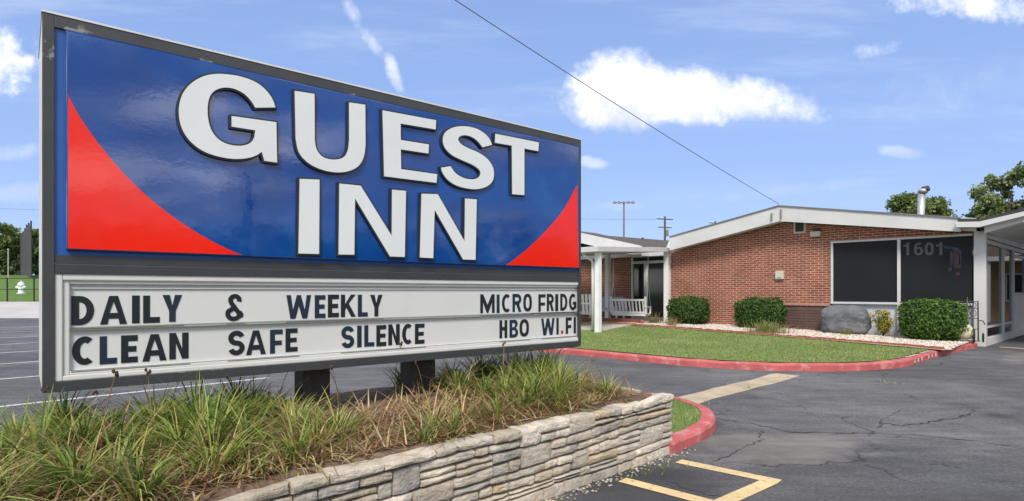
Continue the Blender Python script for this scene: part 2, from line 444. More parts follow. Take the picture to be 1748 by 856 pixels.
# ------------------------------------------------------------------ mesh helpers
class MB:
    def __init__(s):
        s.v, s.f, s.m, s.mats, s.c = [], [], [], [], []
    def mi(s, m):
        if m not in s.mats: s.mats.append(m)
        return s.mats.index(m)
    def add(s, verts, faces, m, tint=None):
        o = len(s.v); k = s.mi(m)
        s.v += [tuple(p) for p in verts]
        for f in faces:
            s.f.append(tuple(i + o for i in f)); s.m.append(k); s.c.append(tint)
    def box(s, x0, x1, y0, y1, z0, z1, m, tint=None):
        vs_ = [(x, y, z) for z in (z0, z1) for y in (y0, y1) for x in (x0, x1)]
        s.add(vs_, [(0, 2, 3, 1), (4, 5, 7, 6), (0, 1, 5, 4), (2, 6, 7, 3), (0, 4, 6, 2), (1, 3, 7, 5)], m, tint)
    def obox(s, a, b, w, h, m, up=(0, 0, 1)):
        """beam of section w x h from a to b"""
        a, b = Vector(a), Vector(b)
        d = (b - a).normalized(); upv = Vector(up)
        if abs(d.dot(upv)) > 0.97: upv = Vector((1, 0, 0))
        r = d.cross(upv).normalized(); u_ = r.cross(d)
        vs_ = [p + r * (i * w / 2) + u_ * (j * h / 2) for p in (a, b) for (i, j) in ((-1, -1), (1, -1), (1, 1), (-1, 1))]
        s.add(vs_, [(3, 2, 1, 0), (4, 5, 6, 7), (0, 1, 5, 4), (1, 2, 6, 5), (2, 3, 7, 6), (3, 0, 4, 7)], m)
    def tube(s, path, r, m, n=8, caps=True):
        path = [Vector(p) for p in path]
        rs = r if isinstance(r, (list, tuple)) else [r] * len(path)
        vs_, fs = [], []
        for i, p in enumerate(path):
            d = (path[min(i + 1, len(path) - 1)] - path[max(i - 1, 0)]).normalized()
            ref = Vector((0, 0, 1)) if abs(d.z) < 0.9 else Vector((1, 0, 0))
            a = d.cross(ref).normalized(); b = d.cross(a)
            for k in range(n):
                t = 2 * math.pi * k / n
                vs_.append(p + (a * math.cos(t) + b * math.sin(t)) * rs[i])
        for i in range(len(path) - 1):
            for k in range(n):
                fs.append((i * n + k, i * n + (k + 1) % n, (i + 1) * n + (k + 1) % n, (i + 1) * n + k))
        if caps:
            fs.append(tuple(range(n - 1, -1, -1))); fs.append(tuple((len(path) - 1) * n + k for k in range(n)))
        s.add(vs_, fs, m)
    def lathe(s, prof, m, n=20, c=(0, 0, 0)):
        vs_, fs = [], []
        for (r, z) in prof:
            for k in range(n):
                t = 2 * math.pi * k / n
                vs_.append((c[0] + r * math.cos(t), c[1] + r * math.sin(t), c[2] + z))
        for i in range(len(prof) - 1):
            for k in range(n):
                fs.append((i * n + k, i * n + (k + 1) % n, (i + 1) * n + (k + 1) % n, (i + 1) * n + k))
        fs.append(tuple(range(n - 1, -1, -1))); fs.append(tuple((len(prof) - 1) * n + k for k in range(n)))
        s.add(vs_, fs, m)
    def prism_xz(s, poly, y0, y1, m, side=None):
        """polygon in local x,z extruded along y"""
        n = len(poly)
        vs_ = [(x, y0, z) for x, z in poly] + [(x, y1, z) for x, z in poly]
        s.add(vs_, [tuple(range(n)), tuple(range(2 * n - 1, n - 1, -1))], m)
        s.add(vs_, [(i, i + n, (i + 1) % n + n, (i + 1) % n) for i in range(n)], side or m)
    def prism_xy(s, poly, z0, z1, m, side=None):
        n = len(poly)
        zf0 = z0 if callable(z0) else (lambda x, y: z0)
        zf1 = z1 if callable(z1) else (lambda x, y: z1)
        vs_ = [(x, y, zf0(x, y)) for x, y in poly] + [(x, y, zf1(x, y)) for x, y in poly]
        s.add(vs_, [tuple(range(n - 1, -1, -1)), tuple(range(n, 2 * n))], m)
        s.add(vs_, [(i, (i + 1) % n, (i + 1) % n + n, i + n) for i in range(n)], side or m)
    def build(s, name, parent=None, bevel=0.0, smooth=False, seg=2, loc=None):
        me = bpy.data.meshes.new(name)
        me.from_pydata(s.v, [], s.f)
        for m in s.mats: me.materials.append(m)
        me.polygons.foreach_set('material_index', s.m)
        if any(c is not None for c in s.c):
            at_ = me.attributes.new('tint', 'FLOAT_COLOR', 'FACE')
            buf = []
            for c in s.c: buf += [*(c or (0.5, 0.5, 0.5)), 1.0]
            at_.data.foreach_set('color', buf)
        bm = bmesh.new(); bm.from_mesh(me)
        bmesh.ops.recalc_face_normals(bm, faces=bm.faces)
        if bevel:
            es = [e for e in bm.edges if len(e.link_faces) == 2 and e.calc_face_angle(0) > 0.6]
            bmesh.ops.bevel(bm, geom=es, offset=bevel, segments=seg, affect='EDGES', profile=0.6, clamp_overlap=True)
        bm.to_mesh(me); bm.free()
        if smooth:
            for p in me.polygons: p.use_smooth = True
        o = bpy.data.objects.new(name, me)
        COL.objects.link(o)
        if parent: o.parent = parent
        if loc: o.location = loc
        return o


def mesh_np(name, verts, quads, m, tint=None, parent=None, smooth=False):
    """verts (N,3) numpy, quads (F,4 or 3) numpy, tint per face (F,3)"""
    me = bpy.data.meshes.new(name)
    k = quads.shape[1]
    me.vertices.add(len(verts)); me.vertices.foreach_set('co', np.asarray(verts, np.float32).ravel())
    me.loops.add(quads.size); me.loops.foreach_set('vertex_index', np.asarray(quads, np.int32).ravel())
    me.polygons.add(len(quads))
    me.polygons.foreach_set('loop_start', np.arange(0, quads.size, k, dtype=np.int32))
    me.polygons.foreach_set('loop_total', np.full(len(quads), k, np.int32))
    if tint is not None:
        a = me.attributes.new('tint', 'FLOAT_COLOR', 'FACE')
        a.data.foreach_set('color', np.hstack([tint, np.ones((len(tint), 1))]).astype(np.float32).ravel())
    me.materials.append(m)
    me.update(calc_edges=True)
    if smooth:
        me.polygons.foreach_set('use_smooth', np.ones(len(quads), bool))
    o = bpy.data.objects.new(name, me)
    COL.objects.link(o)
    if parent: o.parent = parent
    return o


def tag(o, label=None, cat=None, group=None, kind=None):
    if label: o['label'] = label
    if cat: o['category'] = cat
    if group: o['group'] = group
    if kind: o['kind'] = kind
    return o


def thing(name, label, cat, loc=(0, 0, 0), rz=0.0, group=None):
    o = bpy.data.objects.new(name, None)
    o.empty_display_size = 0.2
    COL.objects.link(o)
    o.location = loc; o.rotation_euler = (0, 0, rz)
    return tag(o, label, cat, group)


def copy_thing(root, loc, rz=None, label=None):
    r_ = root.copy(); COL.objects.link(r_)
    r_.location = loc
    if rz is not None: r_.rotation_euler = (0, 0, rz)
    if label: r_['label'] = label
    for ch in list(root.children):
        c = ch.copy(); COL.objects.link(c); c.parent = r_
        for g in list(ch.children):
            d = g.copy(); COL.objects.link(d); d.parent = c
    return r_


def gpt(px, py, z=0.0):
    d = (EYE - z) * FPX / (py - HY)
    return ((px - CX) / FPX * d, d)


def pt(px, py, d):
    return Vector(((px - CX) / FPX * d, d, EYE + (HY - py) / FPX * d))


def sstep(a, b, x):
    t = min(1, max(0, (x - a) / (b - a)))
    return t * t * (3 - 2 * t)


# ------------------------------------------------------------------ ground
def gz(x, y):
    z = 0.0
    if x < 0:
        w = sstep(-2, -14, x)
        rise = 0.0
        if y > 30: rise = 0.7 * min(1, (y - 30) / 8)
        if y > 38: rise += 2.9 * min(1, (y - 38) / 42)
        if y > 80: rise += 0.6 * min(1, (y - 80) / 60)
        z += w * rise
    return z


XS = sorted(set([-500, -350, -240, -170, -130, -100, -80, -65] + [-55 + i * 2.5 for i in range(45)] + [-1 + .5 * i for i in range(9)] + [65, 80, 110, 160, 260, 400, 500]))
YS = sorted(set([-500, -300, -180, -120, -80, -50, -30, -20, -14, -10, -6, -3] + [-2 + i * 0.5 for i in range(20)] + [8 + i for i in range(22)] + [30, 31, 32, 33, 34, 35, 36, 37, 38, 39, 40, 42, 45, 48, 52, 56, 60, 65, 70, 75, 80, 88, 96, 110, 130, 150, 200, 300, 500, 900]))


def sheet(name, x0, x1, y0, y1, dz, m):
    xs = [x for x in XS if x0 <= x <= x1]; ys = [y for y in YS if y0 <= y <= y1]
    b = MB()
    vs_ = [(x, y, gz(x, y) + dz) for y in ys for x in xs]
    n = len(xs)
    fs = [(j * n + i, j * n + i + 1, (j + 1) * n + i + 1, (j + 1) * n + i) for j in range(len(ys) - 1) for i in range(n - 1)]
    b.add(vs_, fs, m)
    return tag(b.build(name), kind='structure')


sheet('ground', -500, 500, -500, 900, -0.008, M['field'])
sheet('parking_lot', -80, 65, -50, 30, 0.0, M['asphalt'])
sheet('road', -130, -10.5, 30, 38, 0.0, M['pale_road'])


def strip(name, pts, w, m, dz=0.004, kind='structure', jitter=0.0):
    """flat ribbon on the lot; pts ground xy; w width (or list)"""
    b = MB(); L = len(pts); vs_ = []
    for i, p in enumerate(pts):
        a = Vector(pts[max(i - 1, 0)]); c = Vector(pts[min(i + 1, L - 1)])
        d = (c - a).normalized(); nrm = Vector((-d.y, d.x))
        ww = (w[i] if isinstance(w, (list, tuple)) else w) / 2
        for s_ in (-1, 1):
            q = Vector(p) + nrm * ww * s_
            vs_.append((q.x, q.y, gz(q.x, q.y) + dz))
    b.add(vs_, [(2 * i, 2 * i + 2, 2 * i + 3, 2 * i + 1) for i in range(L - 1)], m)
    o = b.build(name)
    return tag(o, kind=kind)


def sub(a, b, n):
    return [(a[0] + (b[0] - a[0]) * i / n, a[1] + (b[1] - a[1]) * i / n) for i in range(n + 1)]


# white bay lines of the left lot
ld = Vector((0.95, 1)).normalized()
for yy in (560, 568, 577.5, 588.6, 603, 622, 648, 695, 778):
    p = Vector(gpt(0, yy))
    a = p - ld * 2.2; c = p + ld * 3.2
    strip('parking_line', sub(a, c, 12), 0.10, M['line_white'])
# yellow bay corner, front right
yA, yB, yC = gpt(1158, 788), gpt(1318, 821), gpt(1195, 876)
dAB = (Vector(yB) - Vector(yA)).normalized()
strip('parking_line', sub(yA, Vector(yB) + dAB * .05, 8), 0.115, M['line_yellow'])
d_ = (Vector(yC) - Vector(yB)).normalized()
strip('parking_line', sub(Vector(yB) + d_ * 0.055, yC, 6), 0.115, M['line_yellow'], dz=0.0045)
strip('parking_line', sub(gpt(1062, 820), gpt(1222, 862), 8), 0.115, M['line_yellow'], dz=0.005)
strip('parking_line', sub(gpt(930, 858), gpt(1010, 884), 4), 0.115, M['line_yellow'], dz=0.005)
# yellow stop line under the drive-through canopy
strip('parking_line', sub(gpt(1706, 593), gpt(1800, 599), 4), 0.14, M['line_yellow'])
# concrete valley gutter across the drive
gA, gB = gpt(1135, 694), gpt(1346, 640)
gp = sub(gA, gB, 14)
gp = [(x + rnd.uniform(-.015, .015), y + rnd.uniform(-.02, .02)) for x, y in gp]
strip('concrete_path', gp, [0.40 + rnd.uniform(-.03, .03) for _ in gp], M['gutter'])


def crack(pix, w=0.014, n=9, amp=0.03):
    pts = []
    for (a, b) in zip(pix[:-1], pix[1:]):
        A, B = Vector(gpt(*a)), Vector(gpt(*b))
        for i in range(n):
            q = A.lerp(B, i / n)
            L = (B - A).length
            d = (B - A) / max(L, 1e-6); nr = Vector((-d.y, d.x))
            q += nr * rnd.uniform(-amp, amp) * (0 if i == 0 else 1)
            pts.append((q.x, q.y))
    pts.append(gpt(*pix[-1]))
    ws = [w * rnd.uniform(0.25, 1.15) for _ in pts]
    ws[0] = ws[-1] = w * 0.2
    strip('asphalt_crack', pts, ws, M['crack'], dz=0.003)


crack([(1200, 712), (1290, 725), (1345, 738), (1480, 741), (1560, 742), (1650, 752), (1748, 765)], 0.018)
crack([(1345, 738), (1420, 742), (1470, 739)], 0.012)
crack([(1500, 722), (1540, 728), (1585, 722), (1640, 712), (1655, 707)], 0.032)
crack([(1500, 732), (1505, 718), (1540, 700)], 0.012)
crack([(1540, 672), (1570, 684), (1640, 690), (1670, 696), (1655, 710)], 0.014)
crack([(1290, 665), (1360, 677), (1440, 682), (1545, 685)], 0.010)
crack([(1215, 788), (1270, 765), (1300, 752), (1300, 735)], 0.012)
crack([(1120, 815), (1180, 838), (1240, 850)], 0.010)

# ------------------------------------------------------------------ building frame of reference
BX, BY = Vector((0.698, -0.716)), Vector((0.716, 0.698))
BO = Vector((11.63, 14.52))
BRZ = math.atan2(-0.716, 0.698)


def bw(lx, ly):
    p = BO + BX * lx + BY * ly
    return (p.x, p.y)


def bl(x, y):
    q = Vector((x, y)) - BO
    return (q.dot(BX), q.dot(BY))


def bpx(px, py, ly=0.0):
    """photo pixel -> (lx, z) on the plane parallel to the front wall at depth ly"""
    o = BO + BY * ly
    k = (px - CX) / FPX
    t = (o.x - k * o.y) / (0.698 + 0.716 * k)
    d = o.y + 0.716 * t
    return (-t, EYE + (HY - py) / FPX * d)


def gi(x, y):
    """height of the planted island in front of the office"""
    lx, ly = bl(x, y)
    return 0.135 + 0.13 * sstep(0.0, 8.0, -lx) * sstep(-7.0, -1.5, ly)


def ripx(px, py):
    """pixel -> point on the island surface"""
    z = 0.15
    for _ in range(6):
        x, y = gpt(px, py, z); z = gi(x, y)
    return (x, y)


# island outline in building coordinates, rounded near corner
LXR = -0.30
rad = 3.2
outline = []
FRONT = -8.75
for i in range(0, 24):
    outline.append((-30 + i * (30 + LXR - rad) / 24, FRONT))
for i in range(17):
    a = -math.pi / 2 + (math.pi / 2) * i / 16
    outline.append((LXR - rad + rad * math.cos(a), FRONT + rad + rad * math.sin(a)))
for i in range(1, 12):
    outline.append((LXR + 0.30 * (i / 11) ** 2, FRONT + rad + (-0.55 - FRONT - rad) * i / 11))


def kerb(name, pts_w, w, h, m, base=0.0, topf=None):
    b = MB(); vs_ = []; L = len(pts_w)
    for i, p in enumerate(pts_w):
        a = Vector(pts_w[max(i - 1, 0)]); c = Vector(pts_w[min(i + 1, L - 1)])
        d = (c - a).normalized(); inn = Vector((-d.y, d.x))
        q0 = Vector(p); q1 = q0 + inn * 0.025; q2 = q0 + inn * w
        hh = h + rnd.uniform(-.006, .006)
        prof = [(q0, base - 0.05), (q0 + inn * 0.006, hh - 0.03), (q1, hh - 0.006), (q0 + inn * 0.05, hh), (q2, hh), (q2, base)]
        for (q, z) in prof: vs_.append((q.x, q.y, z))
    k = 6
    fs = [(i * k + j, (i + 1) * k + j, (i + 1) * k + j + 1, i * k + j + 1) for i in range(L - 1) for j in range(k - 1)]
    fs += [tuple(range(k)), tuple((L - 1) * k + j for j in range(k - 1, -1, -1))]
    b.add(vs_, fs, m)
    return b.build(name)


kw = [bw(*p) for p in outline]
kb = kerb('kerb', kw, 0.16, 0.125, M['kerb_red'])
tag(kb, kind='structure')

# lawn sheet
lawn_poly = [bw(lx, ly) for lx, ly in outline]


def in_poly(x, y, poly):
    c = False; j = len(poly) - 1
    for i in range(len(poly)):
        xi, yi = poly[i]; xj, yj = poly[j]
        if (yi > y) != (yj > y) and x < (xj - xi) * (y - yi) / (yj - yi) + xi: c = not c
        j = i
    return c


inner = []
for i, p in enumerate(outline):
    a = Vector(outline[max(i - 1, 0)]); c = Vector(outline[min(i + 1, len(outline) - 1)])
    d = (c - a).normalized(); inner.append((p[0] - d.y * 0.165, p[1] + d.x * 0.165))
b = MB()
vs_ = []
rows = 14
for (lx, ly) in inner:
    for j in range(rows + 1):
        f = j / rows
        ty = ly + (1.0 - ly) * f
        tx = lx
        x, y = bw(tx, ty)
        vs_.append((x, y, gi(x, y) + (0.0 if j else -0.0)))
k = rows + 1
b.add(vs_, [(i * k + j, (i + 1) * k + j, (i + 1) * k + j + 1, i * k + j + 1) for i in range(len(inner) - 1) for j in range(rows)], M['lawn'])
# keep the sheet from overlapping itself at the rounded end (right side columns collapse to a line)
lawn = b.build('lawn', smooth=True)
tag(lawn, kind='structure')

# gravel bed with brick edging
edge_px = [(1040, 553), (1100, 557), (1180, 563), (1250, 568.5), (1320, 574), (1400, 580), (1480, 586.5), (1545, 592), (1600, 597), (1622, 599)]
edge = [ripx(*p) for p in edge_px]
ed = []
for a, c in zip(edge[:-1], edge[1:]):
    n = max(1, int((Vector(c) - Vector(a)).length / 0.115))
    ed += sub(a, c, n)[:-1]
b = MB()
eb = [bl(*p) for p in edge]
vs_ = []
for i in range(41):
    f = i / 40 * (len(eb) - 1); k0 = min(int(f), len(eb) - 2); f -= k0
    ex = eb[k0][0] * (1 - f) + eb[k0 + 1][0] * f; ey = eb[k0][1] * (1 - f) + eb[k0 + 1][1] * f
    for j in range(7):
        ly = ey + (-0.0 - ey) * j / 6
        lx = ex + (0 if i < 40 else 0) + (0.35 * j / 6 if ex > -1.2 else 0) * (ex + 1.2)
        x, y = bw(min(lx, -0.12), ly)
        vs_.append((x, y, gi(x, y) + 0.012))
b.add(vs_, [(i * 7 + j, (i + 1) * 7 + j, (i + 1) * 7 + j + 1, i * 7 + j + 1) for i in range(40) for j in range(6)], M['gravel'])
g = b.build('gravel_bed')
tag(g, kind='structure')
grav_poly = [bl(*p) for p in edge] + [(-0.15, -2.2), (-0.15, -0.02), (-8.7, -0.02)]
# pebbles
N_ = 9000
oct_v = np.array([(1, 0, 0), (-1, 0, 0), (0, 1, 0), (0, -1, 0), (0, 0, 1), (0, 0, -1)], float)
oct_f = np.array([(0, 2, 4), (2, 1, 4), (1, 3, 4), (3, 0, 4), (2, 0, 5), (1, 2, 5), (3, 1, 5), (0, 3, 5)])
PV, PF, PT = [], [], []
cnt = 0
while cnt < N_:
    lx = rnd.uniform(-10, 0); ly = rnd.uniform(-3.9, 0)
    if not in_poly(lx, ly, grav_poly): continue
    x, y = bw(lx, ly)
    r_ = rnd.uniform(0.014, 0.034)
    ang = rnd.uniform(0, 6.28); ca, sa = math.cos(ang), math.sin(ang)
    vv = oct_v * np.array([r_ * rnd.uniform(.8, 1.5), r_ * rnd.uniform(.7, 1.2), r_ * rnd.uniform(.6, .9)])
    vv = vv @ np.array([[ca, sa, 0], [-sa, ca, 0], [0, 0, 1]])
    PV.append(vv + np.array([x, y, gi(x, y) + 0.018])); PF.append(oct_f + cnt * 6)
    t_ = rnd.choice([(0.66, 0.60, 0.53), (0.58, 0.52, 0.45), (0.70, 0.66, 0.60), (0.48, 0.40, 0.33), (0.62, 0.50, 0.42)])
    PT.append(np.tile(np.array(t_) * rnd.uniform(.8, 1.1), (8, 1))); cnt += 1
tag(mesh_np('gravel', np.vstack(PV), np.vstack(PF), M['pebble'], np.vstack(PT)), kind='stuff')
# brick edging
b = MB()
for i in range(len(ed) - 1):
    a, c = Vector(ed[i]), Vector(ed[i + 1])
    m_ = (a + c) / 2; d = (c - a).normalized(); nn = Vector((-d.y, d.x))
    z = gi(m_.x, m_.y) + rnd.uniform(0.045, 0.065)
    A = a + d * 0.006; C = c - d * 0.006
    b.obox((A.x, A.y, z - 0.04), (C.x, C.y, z - 0.04 + rnd.uniform(-.006, .006)), 0.09, 0.09, M['brick_edge'])
be = b.build('brick_edging', bevel=0.006, seg=1)
tag(be, 'low red brick edging between the lawn and pale gravel bed', 'edging')
# narrow concrete mowing strip in front of the bricks
b = MB(); vs_ = []
for i, p in enumerate(edge):
    a = Vector(edge[max(i - 1, 0)]); c = Vector(edge[min(i + 1, len(edge) - 1)])
    d = (c - a).normalized(); nn = Vector((d.y, -d.x))
    for o_ in (0.04, 0.22 if i > 5 else 0.12):
        q = Vector(p) + nn * o_
        vs_.append((q.x, q.y, gi(q.x, q.y) + 0.022))
b.add(vs_, [(2 * i, 2 * i + 1, 2 * i + 3, 2 * i + 2) for i in range(len(edge) - 1)], M['gutter'])
tag(b.build('concrete_strip_path'), kind='structure')

# lettering stencilled in white on the red kerb (worn, only blocks of it are left)
sten = []
kerb_top = [(Vector(kw[i]), Vector(kw[i + 1])) for i in range(len(kw) - 1)]


# ------------------------------------------------------------------ letters
def arc(cx, cy, rx, ry, a0, a1, n=14):
    return [(cx + rx * math.cos(R(a0 + (a1 - a0) * i / n)), cy + ry * math.sin(R(a0 + (a1 - a0) * i / n))) for i in range(n + 1)]


def ribbon(path, t):
    L, Rr = [], []
    for i, p in enumerate(path):
        a = Vector(path[max(i - 1, 0)]); c = Vector(path[min(i + 1, len(path) - 1)])
        d = (c - a).normalized(); n_ = Vector((-d.y, d.x))
        q = Vector(p)
        L.append(tuple(q + n_ * t / 2)); Rr.append(tuple(q - n_ * t / 2))
    return L + Rr[::-1]


def glyph(ch, w, h, t):
    """list of groups of closed contours; a group holds an outline and its holes"""
    if ch == 'I': return [[[(0, 0), (w, 0), (w, h), (0, h)]]]
    if ch == '.': return [[arc(w / 2, w / 2, w / 2, w / 2, 0, 345, 14)]]
    if ch == 'L': return [[[(0, 0), (w, 0), (w, t), (t, t), (t, h), (0, h)]]]
    if ch == 'E':
        m0, m1 = h * .5 - t * .48, h * .5 + t * .48
        return [[[(0, 0), (w, 0), (w, t), (t, t), (t, m0), (w * .92, m0), (w * .92, m1), (t, m1), (t, h - t), (w, h - t), (w, h), (0, h)]]]
    if ch == 'F':
        m0, m1 = h * .44 - t * .48, h * .44 + t * .48
        return [[[(0, 0), (t, 0), (t, m0), (w * .92, m0), (w * .92, m1), (t, m1), (t, h - t), (w, h - t), (w, h), (0, h)]]]
    if ch == 'H':
        return [[[(0, 0), (t, 0), (t, h * .43), (w - t, h * .43), (w - t, 0), (w, 0), (w, h), (w - t, h), (w - t, h * .43 + t), (t, h * .43 + t), (t, h), (0, h)]]]
    if ch == 'N':
        return [[[(0, 0), (t, 0), (t, h * .62), (w - t, 0), (w, 0), (w, h), (w - t, h), (w - t, h * .38), (t, h), (0, h)]]]
    if ch == 'M':
        return [[[(0, 0), (t, 0), (t, h * .58), (w * .5 - t * .25, 0), (w * .5 + t * .25, 0), (w - t, h * .58), (w - t, 0), (w, 0), (w, h), (w - t * 1.1, h), (w * .5, h * .42), (t * 1.1, h), (0, h)]]]
    if ch == 'W':
        return [[[(w * .16, 0), (w * .36, 0), (w * .5, h * .55), (w * .64, 0), (w * .84, 0), (w, h), (w - t * .95, h), (w * .74, h * .36), (w * .58, h), (w * .42, h), (w * .26, h * .36), (t * .95, h), (0, h)]]]
    if ch == 'A':
        k = t / w
        out = [(0, 0), (t * 1.02, 0), (w * .5 - (w * .5 - t * 1.02) * .80, h * .2), (w * .5 + (w * .5 - t * 1.02) * .80, h * .2), (w - t * 1.02, 0), (w, 0), (w * .5 + t * .6, h), (w * .5 - t * .6, h)]
        hole = [(w * .5 - w * .155, h * .40), (w * .5, h * .80), (w * .5 + w * .155, h * .40)]
        return [[out, hole]]
    if ch == 'Y':
        return [[[(w * .5 - t / 2, 0), (w * .5 + t / 2, 0), (w * .5 + t / 2, h * .40), (w, h), (w - t * 1.1, h), (w * .5, h * .60), (t * 1.1, h), (0, h), (w * .5 - t / 2, h * .40)]]]
    if ch == 'K':
        return [[[(0, 0), (t, 0), (t, h * .30), (t + w * .09, h * .42), (w - t * 1.15, 0), (w, 0), (w * .52, h * .60), (w * .97, h), (w - t * 1.2, h), (t, h * .56), (t, h), (0, h)]]]
    if ch == 'D':
        rx = w * .62
        out = [(0, 0)] + arc(w - rx, h / 2, rx, h / 2, -90, 90, 18) + [(0, h)]
        hole = [(t, t)] + arc(w - rx, h / 2, rx - t, h / 2 - t, -90, 90, 18) + [(t, h - t)]
        return [[out, hole]]
    if ch in 'O0':
        e = []
        for (rx, ry) in ((w / 2, h / 2), (w / 2 - t, h / 2 - t)):
            e.append([(w / 2 + rx * math.copysign(abs(math.cos(a)) ** .82, math.cos(a)), h / 2 + ry * math.copysign(abs(math.sin(a)) ** .82, math.sin(a))) for a in [2 * math.pi * i / 36 for i in range(36)]])
        return [e]
    if ch == 'C':
        return [[arc(w * .54, h / 2, w * .54, h / 2, 52, 308, 26) + arc(w * .54, h / 2, w * .54 - t, h / 2 - t, 302, 58, 26)]]
    if ch == 'G':
        o_ = arc(w * .52, h / 2, w * .52, h / 2, 50, 315, 26)
        i_ = arc(w * .52, h / 2, w * .52 - t, h / 2 - t, 312, 56, 26)
        return [[o_ + [(w, h * .12), (w, h * .52), (w * .52, h * .52), (w * .52, h * .52 - t), (w - t, h * .52 - t), (w - t, h * .24)] + i_]]
    if ch == 'S':
        rx, ry = (w - t) / 2, (h / 2 - t * .5) / 2
        p = arc(w / 2, h - t / 2 - ry, rx, ry, 15, 262, 20) + arc(w / 2, t / 2 + ry, rx, ry, 82, -165, 20)
        return [[ribbon(p, t)]]
    if ch == 'B':
        out = [(0, 0)] + arc(w - h * .27, h * .27, h * .27, h * .27, -90, 70, 10) + arc(w * .95 - h * .23, h * .77, h * .23, h * .23, -60, 90, 10) + [(0, h)]
        y0, y1 = t * .9, h * .5 - t * .42
        r0 = (y1 - y0) / 2
        h1 = [(t, y0)] + arc(w - t - r0, (y0 + y1) / 2, r0, r0, -90, 90, 8) + [(t, y1)]
        y0, y1 = h * .5 + t * .42, h - t * .9
        r0 = (y1 - y0) / 2
        h2 = [(t, y0)] + arc(w * .95 - t - r0, (y0 + y1) / 2, r0, r0, -90, 90, 8) + [(t, y1)]
        return [[out, h1, h2]]
    if ch == 'R':
        rr = h * .29
        out = [(0, 0), (t, 0), (t, h * .40), (w * .42, h * .40), (w - t * 1.1, 0), (w, 0), (w * .74, h * .44)] + arc(w - rr, h - rr, rr, rr, -55, 90, 12) + [(0, h)]
        y0, y1 = h * .42 + t, h - t
        r0 = (y1 - y0) / 2
        hole = [(t, y0)] + arc(w - t - r0, (y0 + y1) / 2, r0, r0, -90, 90, 8) + [(t, y1)]
        return [[out, hole]]
    if ch == '&':
        a = [(w * .98, h * .16)] + [(w * .86, h * .04)]
        p1 = [(w * .92, h * .10), (w * .62, h * .38), (w * .30, h * .66)] + arc(w * .5, h * .79, w * .27, h * .16, 200, -20, 14)
        p2 = arc(w * .42, h * .25, w * .36, h * .20, 130, 335, 18) + [(w * .86, h * .26), (w * .96, h * .30)]
        p3 = [(w * .55, h * .50), (w * .30, h * .44), (w * .16, h * .36)]
        return [[ribbon(p1, t)], [ribbon(p2, t)], [ribbon(p3, t)]]
    if ch == '1':
        return [[[(w * .45, 0), (w * .82, 0), (w * .82, h), (w * .52, h), (w * .40, h * .86), (0, h * .80), (0, h * .66), (w * .45, h * .70)]]]
    if ch == '6':
        o_ = arc(w / 2, h * .5, w / 2, h * .5, 50, 180, 14) + arc(w / 2, h * .33, w / 2, h * .33, 180, 360, 16) + arc(w / 2, h * .34, w / 2, h * .31, 0, 120, 8) + [(t, h * .56)] + arc(w / 2, h * .58, w / 2 - t, h * .42 - t, 170, 58, 8)
        hole = arc(w / 2, h * .33, w / 2 - t, h * .33 - t * .85, 0, 345, 18)
        return [[o_, hole]]
    if ch == 'T':
        return [[[(w / 2 - t / 2, 0), (w / 2 + t / 2, 0), (w / 2 + t / 2, h - t), (w, h - t), (w, h), (0, h), (0, h - t), (w / 2 - t / 2, h - t)]]]
    return []


def flat_mesh(groups, thick, m, name, parent, x0, z0, y, dy=0.0006, edge_mat=None, grow=0.0):
    """fill contours as real thick letters standing in the local xz plane (front at y - thick)"""
    b = MB()
    for gi_, contours in enumerate(groups):
        cu = bpy.data.curves.new('outline', 'CURVE')
        cu.dimensions = '2D'; cu.fill_mode = 'BOTH'; cu.extrude = thick / 2
        if grow: cu.offset = grow
        for c in contours:
            sp = cu.splines.new('POLY'); sp.points.add(len(c) - 1); sp.use_cyclic_u = True
            for p_, q in zip(sp.points, c): p_.co = (q[0], q[1], 0, 1)
        tmp = bpy.data.objects.new('outline', cu)
        COL.objects.link(tmp)
        dg = bpy.context.evaluated_depsgraph_get()
        me = bpy.data.meshes.new_from_object(tmp.evaluated_get(dg))
        vs_ = [(x0 + v_.co.x, y - thick / 2 - v_.co.z - dy * gi_, z0 + v_.co.y) for v_ in me.vertices]
        b.add(vs_, [tuple(p_.vertices) for p_ in me.polygons], m)
        bpy.data.objects.remove(tmp); bpy.data.curves.remove(cu); bpy.data.meshes.remove(me)
    return b.build(name, parent)


# ------------------------------------------------------------------ the big sign
SU, SN = Vector((0.768, 0.641)).normalized(), Vector((-0.641, 0.768)).normalized()
SD = 3.07
SO = Vector(((72 - CX) / FPX * SD, SD))
SRZ = math.atan2(SU.y, SU.x)


def spx(px, py, ly=0.0):
    """photo pixel -> (lx, z) on the sign plane at local depth ly"""
    o = SO + SN * ly
    k = (px - CX) / FPX
    # o + SU*s = (k d, d)
    s_ = (k * o.y - o.x) / (SU.x - k * SU.y)
    d = o.y + SU.y * s_
    return (s_, EYE + (HY - py) / FPX * d)


